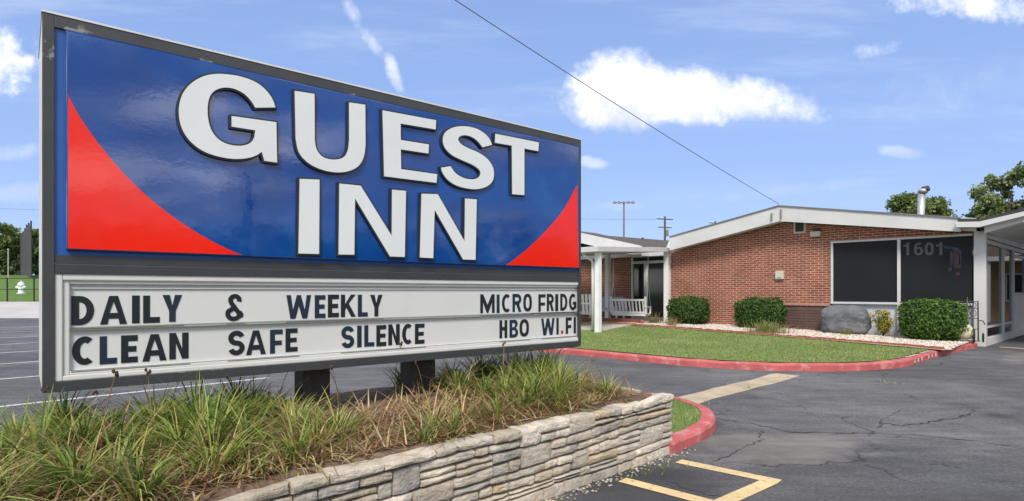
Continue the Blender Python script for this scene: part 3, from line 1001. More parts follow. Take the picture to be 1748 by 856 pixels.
sign = thing('motel_sign', 'large blue and red lettered motel sign with white message board on two posts', 'sign', (SO.x, SO.y, 0), SRZ)
SL = spx(992, 400)[0]
ztop = (spx(72, 20)[1] + spx(992, 240)[1]) / 2
zbot = (spx(75, 672)[1] + spx(992, 592)[1]) / 2
FR = spx(93, 440)[0]
CD = 0.80
b = MB()
b.box(0.0, SL - 0.012, 0.081, CD, zbot + 0.01, ztop - 0.01, M['side_white'])
b.box(0.001, 0.02, 0.051, 0.081, zbot + 0.01, ztop - 0.01, M['side_white'])
cab = b.build('cabinet', sign, bevel=0.004)
b = MB()
b.box(0.0, FR, 0, 0.05, zbot, ztop, M['frame_grey'])
b.box(SL - FR * .6, SL, 0, 0.012, zbot, ztop, M['frame_grey'])
b.box(SL - .006, SL, 0.012, 0.11, zbot, ztop, M['frame_grey'])
b.box(FR, SL - FR * .6, 0, 0.112, ztop - 0.066, ztop + 0.001, M['frame_grey'])
b.box(FR, SL - FR * .6, 0, 0.112, zbot - 0.001, zbot + 0.055, M['frame_dark'])
b.build('frame', sign, bevel=0.008)
b = MB()  # bright folded top flashing with flaked paint
b.box(-0.004, SL + 0.004, -0.004, CD + 0.01, ztop + 0.001, ztop + 0.012, M['side_white'])
b.build('flashing', sign)
# horizontal divider
zd1 = (spx(93, 443)[1] + spx(985, 459)[1]) / 2
zd0 = (spx(93, 471)[1] + spx(985, 479)[1]) / 2
zdm = (zd0 + zd1) / 2
b = MB()
b.box(FR, SL - FR * .6, 0.006, 0.10, zdm + 0.006, zd1, M['frame_dark'])
b.box(FR, SL - FR * .6, 0.014, 0.10, zdm - 0.002, zdm + 0.006, M['frame_line'])
b.box(FR, SL - FR * .6, 0.004, 0.10, zd0, zdm - 0.002, M['frame_dark'])
b.build('divider', sign)
# blue name panel: flat rim and a raised pan
zp1, zp0 = ztop - 0.066, zd1
b = MB()
b.box(FR, SL - .008, 0.014, 0.08, zp0, zp1, M['sign_blue_edge'])
b.build('panel_rim', sign)
YF = -0.022
PX0 = spx(112, 240)[0]; PX1 = spx(986, 350)[0]
PZ1 = (spx(112, 53)[1] + spx(985, 251)[1]) / 2
PZ0 = (spx(112, 431)[1] + spx(985, 457)[1]) / 2
PXL, PXR = PX0, PX1
b = MB()
b.box(PXL, PXR, YF, 0.015, PZ0, PZ1, M['sign_blue'])
panel = b.build('name_panel', sign, bevel=0.010, seg=3, smooth=False)


def spline(pts, n=6):
    out = []
    for i in range(len(pts) - 1):
        p0 = Vector(pts[max(i - 1, 0)]); p1 = Vector(pts[i]); p2 = Vector(pts[i + 1]); p3 = Vector(pts[min(i + 2, len(pts) - 1)])
        for k in range(n):
            t = k / n
            q = 0.5 * ((2 * p1) + (p2 - p0) * t + (2 * p0 - 5 * p1 + 4 * p2 - p3) * t * t + (3 * p1 - p0 - 3 * p2 + p3) * t ** 3)
            out.append((q.x, q.y))
    out.append(tuple(pts[-1]))
    return out


IN = 0.009
lc = spline([spx(*p, YF) for p in [(112, 155), (138, 203), (178, 258), (225, 311), (280, 359), (340, 400), (392, 427), (428, 442)]])
lc = [(max(PXL + IN, min(x, PXR - IN)), max(z, PZ0 + IN)) for x, z in lc]
poly = [(PXL + IN, PZ0 + IN)] + lc[::-1]
b = MB(); b.prism_xz(poly, YF - 0.003, YF + 0.002, M['sign_red']); b.build('red_corner', sign)
rc = spline([spx(*p, YF) for p in [(985, 316), (962, 358), (932, 394), (897, 428), (858, 458)]])
rc = [(min(x, PXR - IN), max(z, PZ0 + IN)) for x, z in rc]
poly = [(PXR - IN, PZ0 + IN)] + rc
b = MB(); b.prism_xz(poly, YF - 0.003, YF + 0.002, M['sign_red']); b.build('red_corner', sign)

# raised letters traced on the sign plane
c1 = lambda x, y: (280 + x / 2.378, 100 + y / 2.378)
c2 = lambda x, y: (620 + x / 2.853, 160 + y / 2.853)
c3 = lambda x, y: (400 + x / 2.378, 100 + y / 2.378)
LET = []
g_out = spline([c1(*p) for p in [(452, 199), (440, 165), (415, 130), (375, 98), (320, 76), (260, 65), (200, 64), (150, 77), (105, 106), (75, 146), (61, 200), (65, 258), (85, 308), (120, 349), (165, 379), (220, 398), (280, 408), (330, 406), (370, 396), (397, 379)]], 4)
g_in = spline([c1(*p) for p in [(371, 292), (365, 325), (345, 346), (310, 355), (265, 350), (225, 331), (195, 296), (180, 250), (177, 200), (185, 158), (206, 131), (240, 119), (280, 122), (320, 140), (350, 168), (371, 200)]], 4)
LET.append(g_out + [c1(*p) for p in [(408, 416), (459, 423), (456, 259), (275, 234), (275, 277)]] + g_in)
u_in = spline([c1(*p) for p in [(612, 330), (619, 368), (645, 400), (690, 411), (730, 401), (747, 372), (752, 330)]], 4)
u_out = spline([c1(*p) for p in [(818, 350), (811, 400), (788, 438), (745, 459), (690, 462), (630, 448), (580, 420), (547, 380), (535, 325)]], 4)
LET.append([c1(531, 132), c1(611, 144)] + u_in + [c1(752, 179), c1(817, 188)] + u_out)
LET.append([c2(*p) for p in [(95, 82), (355, 130), (353, 175), (182, 146), (183, 226), (320, 248), (318, 292), (183, 272), (185, 368), (360, 393), (357, 435), (103, 403)]])
s1 = spline([c2(*p) for p in [(627, 250), (612, 216), (580, 186), (540, 167), (490, 159), (440, 165), (403, 187), (389, 222), (397, 262), (430, 298), (480, 324), (530, 346), (564, 370), (572, 392), (560, 410), (530, 418), (490, 411), (450, 388), (426, 354)]], 4)
s2 = spline([c2(*p) for p in [(380, 361), (388, 388), (412, 420), (450, 446), (500, 461), (550, 466), (600, 454), (629, 428), (637, 390), (628, 350), (600, 314), (560, 287), (510, 265), (476, 245), (463, 225), (471, 209), (495, 203), (525, 210), (555, 230), (582, 262)]], 4)
LET.append(s1 + s2)
LET.append([c2(*p) for p in [(645, 196), (855, 238), (853, 281), (785, 268), (785, 495), (727, 490), (725, 254), (643, 240)]])
LET.append([c3(*p) for p in [(266, 489), (346, 492), (344, 794), (261, 792)]])
LET.append([c3(*p) for p in [(427, 508), (513, 517), (640, 722), (641, 533), (697, 538), (692, 806), (632, 804), (490, 568), (487, 797), (424, 796)]])
LET.append([c2(*p) for p in [(285, 488), (363, 490), (495, 722), (497, 511), (553, 516), (547, 810), (487, 808), (348, 566), (341, 802), (277, 798)]])
YL = YF - 0.026
for o_ in LET:
    P = [spx(x, y, YL) for x, y in o_]
    # drop doubled points
    Q = [P[0]]
    for p_ in P[1:]:
        if (Vector(p_) - Vector(Q[-1])).length > 0.002: Q.append(p_)
    back = flat_mesh([[Q]], 0.024, M['letter_edge'], 'raised_letter', sign, 0, 0, YF + 0.003, grow=0.011)
    flat_mesh([[Q]], 0.012, M['letter_white'], 'letter_face', back, 0, 0, YF - 0.0145)

# white message board
mz1 = zd0; mz0 = zbot + 0.055
b = MB()
b.box(FR, SL - .008, 0.045, 0.08, mz0, mz1, M['marquee'])
b.build('message_board', sign)
ix0 = spx(121, 560, 0.04)[0]; ix1 = SL - 0.012
zt = (spx(121, 491, 0.04)[1] + spx(984, 492, 0.04)[1]) / 2
l1 = (spx(121, 563.5, 0.04)[1] + spx(983, 531.5, 0.04)[1]) / 2
l2 = (spx(121, 635, 0.04)[1] + spx(983, 573.6, 0.04)[1]) / 2
b = MB()   # stepped moulded border
for (inset, y0) in ((0.0, 0.010), (0.035, 0.022)):
    a0, a1 = FR + inset, SL - 0.010
    w_ = 0.035 if inset == 0 else max(0.02, ix0 - a0 - 0.006)
    b.box(a0, a0 + w_, y0, 0.05, mz0 + inset * .8, mz1 - inset * .8, M['marquee_trim'])
    b.box(a0 + w_, a1 - 0.012, y0 + 0.001, 0.05, mz1 - inset * .8 - (0.035 if inset == 0 else 0.028), mz1 - inset * .8, M['marquee_trim'])
    b.box(a0 + w_, a1 - 0.012, y0 + 0.001, 0.05, mz0 + inset * .8, mz0 + inset * .8 + (0.028 if inset == 0 else 0.022), M['marquee_trim'])
b.build('board_border', sign, bevel=0.006, seg=2)
for zl in (l1, l2):
    b = MB()
    b.box(ix0, ix1, 0.024, 0.044, zl - 0.011, zl - 0.004, M['track'])
    b.box(ix0, ix1, 0.024, 0.027, zl - 0.004, zl + 0.006, M['glass'])
    b.build('letter_track', sign)
b = MB()
b.box(ix0, ix1, 0.036, 0.044, l1 + 0.215, l1 + 0.221, M['marquee_trim'])
b.build('letter_track', sign)

ROW1 = [('D', 121.6, 160.6), ('A', 170.7, 216.7), ('I', 225.3, 238.4), ('L', 244.3, 272.8), ('Y', 277.4, 310.8), ('&', 387, 415),
        ('W', 489, 531), ('E', 537.4, 555.6), ('E', 559.8, 578.6), ('K', 582, 607.5), ('L', 611, 627.7), ('Y', 632, 653),
        ('M', 820, 844.4), ('I', 848, 852.8), ('C', 857, 872), ('R', 875, 890), ('O', 893.5, 908), ('F', 919.3, 931.4), ('R', 933.6, 945.4), ('I', 948, 953), ('D', 956.6, 968.6), ('G', 971.5, 983.8)]
ROW2 = [('C', 123, 163), ('L', 170, 199.6), ('E', 206.6, 235), ('A', 243, 284.4), ('N', 289, 321.8), ('S', 389.6, 417.6), ('A', 420, 453.8), ('F', 461, 482.7), ('E', 487.5, 508),
        ('S', 582.8, 604.7), ('I', 609.8, 617.3), ('L', 622, 639), ('E', 642.6, 659.4), ('N', 663, 682.4), ('C', 686.6, 705), ('E', 708.5, 724.7),
        ('H', 852.8, 866), ('B', 870, 884.5), ('O', 887, 903), ('W', 924, 946.8), ('I', 950, 953.8), ('.', 957.5, 962), ('F', 966, 976), ('I', 979.6, 983)]
t1, b1 = (spx(140, 507)[1] + spx(978, 501)[1]) / 2, (spx(140, 557.5)[1] + spx(978, 529.3)[1]) / 2
t2, b2 = (spx(140, 578)[1] + spx(981, 541.3)[1]) / 2, (spx(140, 628)[1] + spx(981, 568.8)[1]) / 2
b1 = max(b1, l1 + 0.004); b2 = max(b2, l2 + 0.004)
for row, (zt_, zb_) in ((ROW1, (t1, b1)), (ROW2, (t2, b2))):
    for i, (ch, xa, xb) in enumerate(row):
        la, lb = spx(xa, 540, 0.042)[0], spx(xb, 540, 0.042)[0]
        h_ = zt_ - zb_
        wide = row is ROW1 and i < 5 or row is ROW2 and i < 5
        st = 0.034 if wide else (0.031 if i < 16 else 0.030)
        if row is ROW1 and i >= 12: st = 0.028
        if ch == 'I': st = lb - la
        st = min(st, (lb - la) * .42) if ch not in 'I.&' else st
        if ch == '&': st = 0.028
        zz = zb_ + rnd.uniform(-.003, .003)
        mm = M['ink_red'] if ch == '.' else (M['ink_blue'] if rnd.random() < 0.3 else M['ink'])
        flat_mesh(glyph(ch, lb - la, h_ if ch != '.' else (lb - la), st), 0.0025, mm, 'message_letter', sign, la, zz, 0.0443)
        # clear acrylic carrier lip seen as a dark line under each letter
for row, zl in ((ROW1, l1), (ROW2, l2)):
    groups_ = []
    for ch, xa, xb in row:
        if groups_ and xa - groups_[-1][1] < 11: groups_[-1][1] = xb
        else: groups_.append([xa, xb])
    for xa, xb in groups_:
        b = MB()
        b.box(spx(xa, 540, .03)[0] - .005, spx(xb, 540, .03)[0] + .01, 0.0222, 0.0238, zl - 0.006, zl - 0.0005, M['track_dark'])
        b.build('letter_carrier', sign)
# posts
for pxa, pxb in ((516, 566), (700, 745)):
    yP = 0.17
    xa, xb = spx(pxa, 650, yP)[0], spx(pxb, 650, yP)[0]
    b = MB()
    b.box(xa, xb - .01, yP, yP + 0.16, 0.2, zbot + 0.005, M['post_black'])
    b.box(xa - .004, xa + 0.05, yP - 0.03, yP, 0.2, zbot + 0.004, M['post_black'])
    b.build('post', sign, bevel=0.006)

# ------------------------------------------------------------------ stone planter wall
PW = Vector((1.37, 4.96))          # front right corner
WL = 4.9                            # length towards the viewer's left
PU, PN = Vector((0.713, 0.701)).normalized(), Vector((-0.701, 0.713)).normalized()
PRZ = math.atan2(PU.y, PU.x)
WH = 0.50
planter = thing('stone_planter', 'dry stacked pale stone planter wall round the bed below the motel sign', 'planter', (PW.x, PW.y, 0), PRZ)
b = MB()
DEP = 2.05
b.box(-WL, -0.07, 0.06, 0.2, -0.25, WH - 0.05, M['stone_core'])
b.box(-0.26, -0.06, 0.26, DEP, -0.25, WH - 0.03, M['stone_core'])
b.box(-WL, -0.26, DEP - 0.2, DEP - 0.02, -0.25, WH - 0.04, M['stone_core'])
b.build('wall_core', planter)
PAL = [(0.50, 0.44, 0.35), (0.46, 0.40, 0.315), (0.53, 0.47, 0.38), (0.50, 0.405, 0.275), (0.40, 0.365, 0.31), (0.46, 0.40, 0.31), (0.55, 0.495, 0.41), (0.40, 0.365, 0.315)]


_t = bmesh.new()
_g = bmesh.ops.create_cube(_t, size=2.0)
bmesh.ops.subdivide_edges(_t, edges=list(_t.edges), cuts=5, use_grid_fill=True)
_t.verts.index_update()
TV = [v_.co.copy() for v_ in _t.verts]
TF = [tuple(v_.index for v_ in f.verts) for f in _t.faces]
_t.free()


def stone_bm(bm, lay, a0, a1, z0, z1, z0b, z1b, front, depth, axis, tint, seed):
    """a rough stone; a along the wall, z0/z1 left heights, z0b/z1b right heights"""
    vs1 = [bm.verts.new(c) for c in TV]
    fs1 = [bm.faces.new([vs1[i] for i in f]) for f in TF]
    ln = a1 - a0
    for v_ in vs1:
        x, y, z = v_.co
        # round off edges: keep faces flat, pull in corners
        ex = min(1, (1 - abs(x)) * ln / 0.05 + 0.0); ez = min(1, (1 - abs(z)) * (z1 - z0) / 0.04 + 0.0)
        if y < 0:
            pull = 0.005 * ((1 - min(1, ex)) ** 2 + (1 - min(1, ez)) ** 2)
        else: pull = 0
        kx = 1 - 0.012 / ln * (abs(y) > .9) * (y < 0); kz = 1 - 0.008 / (z1 - z0) * (y < -.9)
        f = (x * kx + 1) / 2
        zl, zh = z0 * (1 - f) + z0b * f, z1 * (1 - f) + z1b * f
        A = a0 + ln * f
        Z = zl + (zh - zl) * (z * kz + 1) / 2
        Y = front + pull + depth * (y + 1) / 2
        q = Vector((A * 9 + seed, Y * 9, Z * 9))
        qs = Vector((q.x * .8, q.y, q.z * 2.6))
        nz = mnoise.noise(q) * 0.007 + mnoise.noise(qs * 2.2) * 0.004 + mnoise.noise(qs * 5) * 0.003
        Y += nz * (1.0 if y < 0 else 0.2)
        Z += mnoise.noise(q * 1.3 + Vector((5, 0, 3))) * 0.004 + mnoise.noise(q * 4 + Vector((5, 0, 3))) * 0.003
        A += mnoise.noise(q * 1.3 + Vector((1, 7, 3))) * 0.006 + mnoise.noise(q * 4 + Vector((1, 7, 3))) * 0.004
        v_.co = (A, Y, Z) if axis == 0 else (-Y, A, Z)
    for f_ in fs1:
        f_[lay] = (*tint, 1.0)
        f_.smooth = False


def stone_courses(bm, lay, x0, x1, axis):
    rows_ = 8
    def bound(r, x):
        if r == 0: return -0.22
        base = WH * r / rows_
        if r == rows_: return WH - 0.008 + 0.03 * mnoise.noise(Vector((x * 2.6, 9, 2)))
        return base + 0.020 * mnoise.noise(Vector((x * 1.1 + r * 7.3, r * 3.1, 1))) * 1.6
    blocked = [[] for _ in range(rows_)]
    for r in range(rows_ - 1, -1, -1):
        x = x0
        while x < x1 - 0.02:
            hit = [q for q in blocked[r] if q[0] - 0.001 <= x < q[1] - 0.001]
            if hit: x = hit[0][1]; continue
            w_ = rnd.choice([0.12, 0.16, 0.20, 0.24, 0.28, 0.32, 0.38]) * rnd.uniform(.85, 1.15)
            if r == rows_ - 1: w_ = max(w_, 0.15)
            nxt = min([q[0] for q in blocked[r] if q[0] > x + 0.001] + [x1])
            if x + w_ > nxt - 0.08: w_ = nxt - x
            span = 1
            if r > 0 and rnd.random() < 0.09 and w_ > 0.17:
                if not any(q[0] < x + w_ and q[1] > x for q in blocked[r - 1]):
                    span = 2; blocked[r - 1].append((x, x + w_))
            ga = 0.0022
            tint = Vector(rnd.choice(PAL)) * rnd.uniform(.90, 1.2)
            xa, xb = x + ga, x + w_ - ga
            lo_r = r - span + 1
            jit = 0.006 if r < rows_ - 1 else 0.005
            z0, z0b = bound(lo_r, xa) + ga + rnd.uniform(0, jit), bound(lo_r, xb) + ga + rnd.uniform(0, jit)
            z1, z1b = bound(r + 1, xa) - ga * (r < rows_ - 1) - rnd.uniform(0, jit), bound(r + 1, xb) - ga * (r < rows_ - 1) - rnd.uniform(0, jit)
            splits = [(z0, z1, z0b, z1b)]
            if span == 1 and rnd.random() < 0.14 and r not in (0, rows_ - 1) and w_ > .2:
                zm, zmb = (z0 + z1) / 2, (z0b + z1b) / 2
                splits = [(z0, zm - .003, z0b, zmb - .003), (zm + .003, z1, zmb + .003, z1b)]
            for (p0, p1, p2, p3) in splits:
                fr_ = rnd.uniform(-0.006, 0.008) + (0.0 if r < rows_ - 1 else -0.008) - 0.008 * (r == 0)
                dp = 0.10 + rnd.uniform(-.05, .05) if r == rows_ - 1 else 0.16
                stone_bm(bm, lay, xa, xb, p0, p1, p2, p3, fr_, dp, axis, tint, rnd.uniform(0, 90))
            x += w_


bm = bmesh.new()
lay = bm.faces.layers.float_color.new('tint')
stone_courses(bm, lay, -WL, 0.0, 0)
stone_courses(bm, lay, 0.31, DEP, 1)
bmesh.ops.recalc_face_normals(bm, faces=bm.faces)
me = bpy.data.meshes.new('stonework'); bm.to_mesh(me); bm.free()
me.materials.append(M['stone'])
so = bpy.data.objects.new('stonework', me); COL.objects.link(so); so.parent = planter
# soil and mulch
def soil_z(lx, ly):
    return WH - 0.03 + 0.035 * mnoise.noise(Vector((lx * 2, ly * 2, 0))) + 0.05 * sstep(.2, .7, ly) - 0.03 * sstep(1.2, 1.7, ly)


b = MB(); nx, ny = 70, 24
vs_ = []
for j in range(ny + 1):
    for i in range(nx + 1):
        lx = -WL + (WL - 0.1) * i / nx; ly = 0.06 + (DEP - 0.08) * j / ny
        vs_.append((lx, ly, soil_z(lx, ly) + 0.020 * sstep(.30, .10, ly) - 0.05 * (ly < .07)))
b.add(vs_, [(j * (nx + 1) + i, j * (nx + 1) + i + 1, (j + 1) * (nx + 1) + i + 1, (j + 1) * (nx + 1) + i) for j in range(ny) for i in range(nx)], M['soil'])
b.build('mulch', planter, smooth=True)

SM = Matrix.Translation((PW.x, PW.y, 0)) @ Matrix.Rotation(PRZ, 4, 'Z')


def plw(lx, ly, z): return np.array(SM @ Vector((lx, ly, z)))


# ------------------------------------------------------------------ grass blades
def blades(name, specs, m, kind='stuff'):
    """specs: list of (base xyz, azimuth, length, lean, droop, width, colour)"""
    n = len(specs)
    S = 5
    base = np.array([s_[0] for s_ in specs]); az = np.array([s_[1] for s_ in specs]); L = np.array([s_[2] for s_ in specs])
    lean = np.array([s_[3] for s_ in specs]); droop = np.array([s_[4] for s_ in specs]); w = np.array([s_[5] for s_ in specs])
    col = np.array([s_[6] for s_ in specs])
    dirh = np.stack([np.cos(az), np.sin(az), np.zeros(n)], 1); side = np.stack([-np.sin(az), np.cos(az), np.zeros(n)], 1)
    V = np.zeros((n, S + 1, 2, 3)); p = base.copy(); ang = lean.copy()
    for k in range(S + 1):
        tw = w * (1.0 if k == 0 else (1.1 if k == 1 else (1 - (k / S) ** 1.6) + 0.06)) / 2
        V[:, k, 0] = p - side * tw[:, None]; V[:, k, 1] = p + side * tw[:, None]
        step = L / S
        p = p + dirh * (np.sin(ang) * step)[:, None] + np.array([0, 0, 1.0]) * (np.cos(ang) * step)[:, None]
        ang = ang + droop / S
    idx = np.arange(n)[:, None] * (S + 1) * 2
    q = []
    for k in range(S):
        o = idx[:, 0] + k * 2
        q.append(np.stack([o, o + 1, o + 3, o + 2], 1))
    Q = np.stack(q, 1).reshape(-1, 4)
    T = np.repeat(col, S, 0)
    o = mesh_np(name, V.reshape(-1, 3), Q, m, T)
    if kind: tag(o, kind=kind)
    return o


GREENS = [(0.20, 0.28, 0.055), (0.26, 0.33, 0.07), (0.14, 0.225, 0.042), (0.31, 0.35, 0.09), (0.105, 0.17, 0.036)]
YEL = [(0.33, 0.30, 0.09), (0.28, 0.28, 0.07)]
DRY = [(0.54, 0.40, 0.21), (0.45, 0.29, 0.14), (0.60, 0.49, 0.30), (0.36, 0.20, 0.10), (0.26, 0.15, 0.08)]
SO_l = (SM.inverted() @ Vector((SO.x, SO.y, 0)))
POSTX = []
for pxa in (541, 722):
    # clumps right in front of the posts, along the viewer's line of sight
    q_ = SM.inverted() @ Vector((*gpt(pxa, 700, .5), 0))
    POSTX.append(q_.x)
specs_g, specs_d = [], []
clumps = []
for i in range(150):
    for _ in range(40):
        lx = rnd.uniform(-WL + .05, -0.30); ly = 0.26 + (DEP - 0.45) * rnd.random()
        if lx > -0.42 and ly < 0.6: continue
        if all((lx - c[0]) ** 2 + (ly - c[1]) ** 2 > 0.022 for c in clumps): break
    if not any(abs(lx - q) < .30 and ly > .45 for q in POSTX): clumps.append((lx, ly))
for (lx, ly) in clumps:
    nb = rnd.randint(85, 150)
    vig = rnd.choice([0.6, 0.8, 0.95, 1.05, 1.2]); dryf = rnd.choice([0.06, 0.10, 0.18, 0.28, 0.5]) + 0.2 * sstep(0.9, 0.4, ly)
    gsel = rnd.choices(GREENS, k=3)
    far = sstep(-1.8, -0.9, lx)
    for k in range(nb):
        r_ = abs(rnd.gauss(0, 0.055)); a = rnd.uniform(0, 6.283)
        bx, by = lx + r_ * math.cos(a), ly + r_ * math.sin(a)
        base = plw(bx, by, soil_z(bx, by) - 0.01)
        az = a + PRZ + rnd.gauss(0, 0.35)
        if rnd.random() < dryf:
            specs_d.append((base, az + rnd.gauss(0, .6), rnd.uniform(0.16, 0.40), rnd.uniform(0.2, 1.15), rnd.uniform(0.5, 2.4), rnd.uniform(0.005, 0.010), Vector(rnd.choice(DRY)) * rnd.uniform(.8, 1.2)))
        else:
            c = Vector(rnd.choice(gsel if rnd.random() < .84 else YEL)) * rnd.uniform(.65, 1.4)
            specs_g.append((base, az, rnd.uniform(0.19, 0.41) * vig * (1 + .15 * far), min(1.0, r_ * 5.5) + abs(rnd.gauss(0.0, 0.16)), rnd.uniform(0.7, 2.3), rnd.uniform(0.008, 0.0155), c))
# litter of dead leaves on the front edge
for k in range(5000):
    bx, by = rnd.uniform(-WL, -0.22), rnd.triangular(0.07, 1.3, 0.26)
    specs_d.append((plw(bx, by, soil_z(bx, by) + (.026 if by < .2 else 0) + rnd.uniform(0, .03)), rnd.uniform(0, 6.28), rnd.uniform(0.06, 0.26), rnd.uniform(0.7, 1.6), rnd.uniform(0.0, 0.9), rnd.uniform(0.005, 0.011), Vector(rnd.choice(DRY)) * rnd.uniform(.6, 1.1)))
for k in range(1500):      # chips on the bare corner
    bx, by = rnd.uniform(-1.0, -0.25), rnd.uniform(0.27, DEP - .2)
    specs_d.append((plw(bx, by, soil_z(bx, by) + rnd.uniform(0, .02)), rnd.uniform(0, 6.28), rnd.uniform(0.03, 0.10), rnd.uniform(1.2, 1.6), 0.1, rnd.uniform(0.006, 0.014), Vector(rnd.choice(DRY[1:])) * rnd.uniform(.35, .9)))
blades('ornamental_grass', specs_g, M['blade'])
blades('dry_grass', specs_d, M['blade'])

# tall dead flower stalks with dark seed heads
stalks = [(-4.25, 1.0), (-4.05, 1.3), (-3.75, 1.35), (-3.6, 1.1), (-3.45, 1.4), (-3.2, 1.35), (-3.05, 1.2), (-2.8, 1.4), (-2.55, 1.0), (-2.35, 1.35), (-2.0, .8), (-1.9, 1.3), (-1.55, 1.35), (-1.3, .75), (-1.1, 1.3), (-.9, 1.35), (-.75, 1.2), (-3.9, .8)]
proto_s = None
slabels = 'thin dead flower stalk with dark seed head rising from the grass below the sign'
for i, (lx, ly) in enumerate(stalks):
    if i % 6 == 0 or proto_s is None:
        t_ = thing('seed_stalk', slabels, 'stalk', group='dead seed stalks in the planter')
        hh = 0.35 + 0.03 * (i // 6); bend = 0.10 + 0.04 * (i // 6)
        b = MB()
        b.tube([(bend * (z / hh) ** 2, 0, z) for z in [hh * k / 6 for k in range(7)]], [0.0035, .0032, .003, .0028, .0025, .002, .0018], M['stalk'], 5)
        b.build('stem', t_)
        b = MB()
        for k in range(4):
            cx_, cz_ = bend + rnd.uniform(-.012, .012), hh + rnd.uniform(-.006, .02)
            b.lathe([(0.001, -.010), (0.006, -.006), (.0075, 0), (.005, .007), (.001, .011)], M['seed'], 7, (cx_, rnd.uniform(-.012, .012), cz_))
        b.build('seed_head', t_, smooth=True)
        proto_s = t_
        o_ = t_
    else:
        o_ = copy_thing(proto_s, (0, 0, 0))
    w_ = plw(lx, ly, soil_z(lx, ly) - .01)
    o_.location = w_
    o_.rotation_euler = (rnd.uniform(-.12, .12), rnd.uniform(-.12, .12), rnd.uniform(0, 6.28))
    s_ = rnd.uniform(.85, 1.15); o_.scale = (s_, s_, s_)

# ------------------------------------------------------------------ kerbed nose of the median with a scrap of lawn
npx = [(1148, 776), (1168, 767), (1190, 758), (1212, 745), (1222, 733), (1219, 718), (1205, 708), (1185, 700), (1150, 690), (1110, 684)]
nose = spline([gpt(*p) for p in npx], 4)
nk = kerb('kerb', nose, 0.14, 0.105, M['kerb_red'])
tag(nk, kind='structure')
b = MB()
nin = []
for i, p in enumerate(nose):
    d_ = (Vector(nose[min(i + 1, len(nose) - 1)]) - Vector(nose[max(i - 1, 0)])).normalized()
    nin.append((p[0] - d_.y * .14, p[1] + d_.x * .14))
b.prism_xy(nin, -0.02, 0.095, M['lawn'])
tag(b.build('lawn_patch_lawn'), kind='structure')
lawn_specs = []
LG = [(0.22, 0.30, 0.09), (0.26, 0.335, 0.11), (0.17, 0.245, 0.065), (0.34, 0.345, 0.16)]
for k in range(2600):
    x, y = rnd.uniform(1.0, 2.3), rnd.uniform(5.0, 7.3)
    if not in_poly(x, y, nose) : continue
    q = min((Vector((x, y)) - Vector(p)).length for p in nose)
    if q < 0.15: continue
    lawn_specs.append((np.array((x, y, 0.09)), rnd.uniform(0, 6.28), rnd.uniform(0.03, 0.08), abs(rnd.gauss(0, .4)), rnd.uniform(0, 1), 0.006, Vector(rnd.choice(LG)) * rnd.uniform(.7, 1.3)))
lp_w = lawn_poly
innerw = [bw(*p) for p in inner]
k = 0
while k < 52000:
    lx, ly = rnd.uniform(-13, -0.4), rnd.uniform(-8.7, -0.5)
    if rnd.random() > 1.0 - 0.45 * ((-lx) / 13): continue
    # inside the outline
    if lx > LXR - rad and ly < FRONT + rad:
        if (lx - LXR + rad) ** 2 + (ly - FRONT - rad) ** 2 > (rad - .17) ** 2: continue
    if lx > LXR - .17 or ly < FRONT + .17: continue
    k += 1
    if in_poly(lx, ly, grav_poly): continue
    x, y = bw(lx, ly)
    if ly > -2.0 and lx < -8.7: continue
    nz = mnoise.noise(Vector((x * .8, y * .8, 0)))
    c = Vector(rnd.choice(LG if nz < .15 else LG[1:] + LG[3:] * 2)) * rnd.uniform(.88, 1.12) * (1 + .12 * nz)
    lawn_specs.append((np.array((x, y, gi(x, y))), rnd.uniform(0, 6.28), rnd.uniform(0.02, 0.048), abs(rnd.gauss(0, .5)), rnd.uniform(0, 1), 0.010, c))
blades('lawn_grass', lawn_specs, M['blade'])
# stray weeds at the kerb foot
wd = []
for (px, py, n_) in ((1525, 655, 26), (1218, 690, 16), (1275, 664, 14), (1340, 645, 12), (1360, 652, 10), (1150, 800, 14), (950, 862, 18), (1100, 812, 14)):
    x0, y0 = gpt(px, py)
    for k in range(n_):
        x, y = x0 + rnd.gauss(0, .06), y0 + rnd.gauss(0, .04)
        wd.append((np.array((x, y, gz(x, y))), rnd.uniform(0, 6.28), rnd.uniform(.03, .09), rnd.uniform(0.3, 1.2), .5, .007, Vector(rnd.choice(LG)) * rnd.uniform(.8, 1.3)))
blades('weeds', wd, M['blade'])

# gravelly crumbs along the planter foot
PV, PF, PT = [], [], []
for cnt in range(420):
    lx = rnd.uniform(-WL, 0.25); ly = -0.02 - abs(rnd.gauss(0, .06))
    if lx > 0.02: ly = rnd.uniform(-.12, .25)
    w_ = plw(lx, ly, 0); r_ = rnd.uniform(.004, .013)
    PV.append(oct_v * np.array([r_ * 1.3, r_, r_ * .8]) + np.array([w_[0], w_[1], gz(w_[0], w_[1]) + r_ * .5])); PF.append(oct_f + cnt * 6)
    PT.append(np.tile(np.array(rnd.choice(PAL)) * rnd.uniform(.5, 1.0), (8, 1)))
tag(mesh_np('rubble', np.vstack(PV), np.vstack(PF), M['pebble'], np.vstack(PT)), kind='stuff')

# ------------------------------------------------------------------ motel office
office = thing('motel_office', 'red brick motel office with low white gable roof and dark screened windows', 'building', (BO.x, BO.y, 0), BRZ)
RO = -0.5
fl = bpx(1143, 405, RO); fa = bpx(1330, 352, RO); fr_ = bpx(1640, 373, RO)
flb = bpx(1143, 428, RO); fab = bpx(1330, 378, RO); frb = bpx(1640, 396, RO)
LXL = -8.62
WX0 = bpx(1421, 450)[0]; WXM = bpx(1535.5, 450)[0]; WX1 = -0.12
zwt = (bpx(1422, 415)[1] + bpx(1668, 403)[1]) / 2
zws = (bpx(1422, 514)[1] + bpx(1540, 518)[1]) / 2


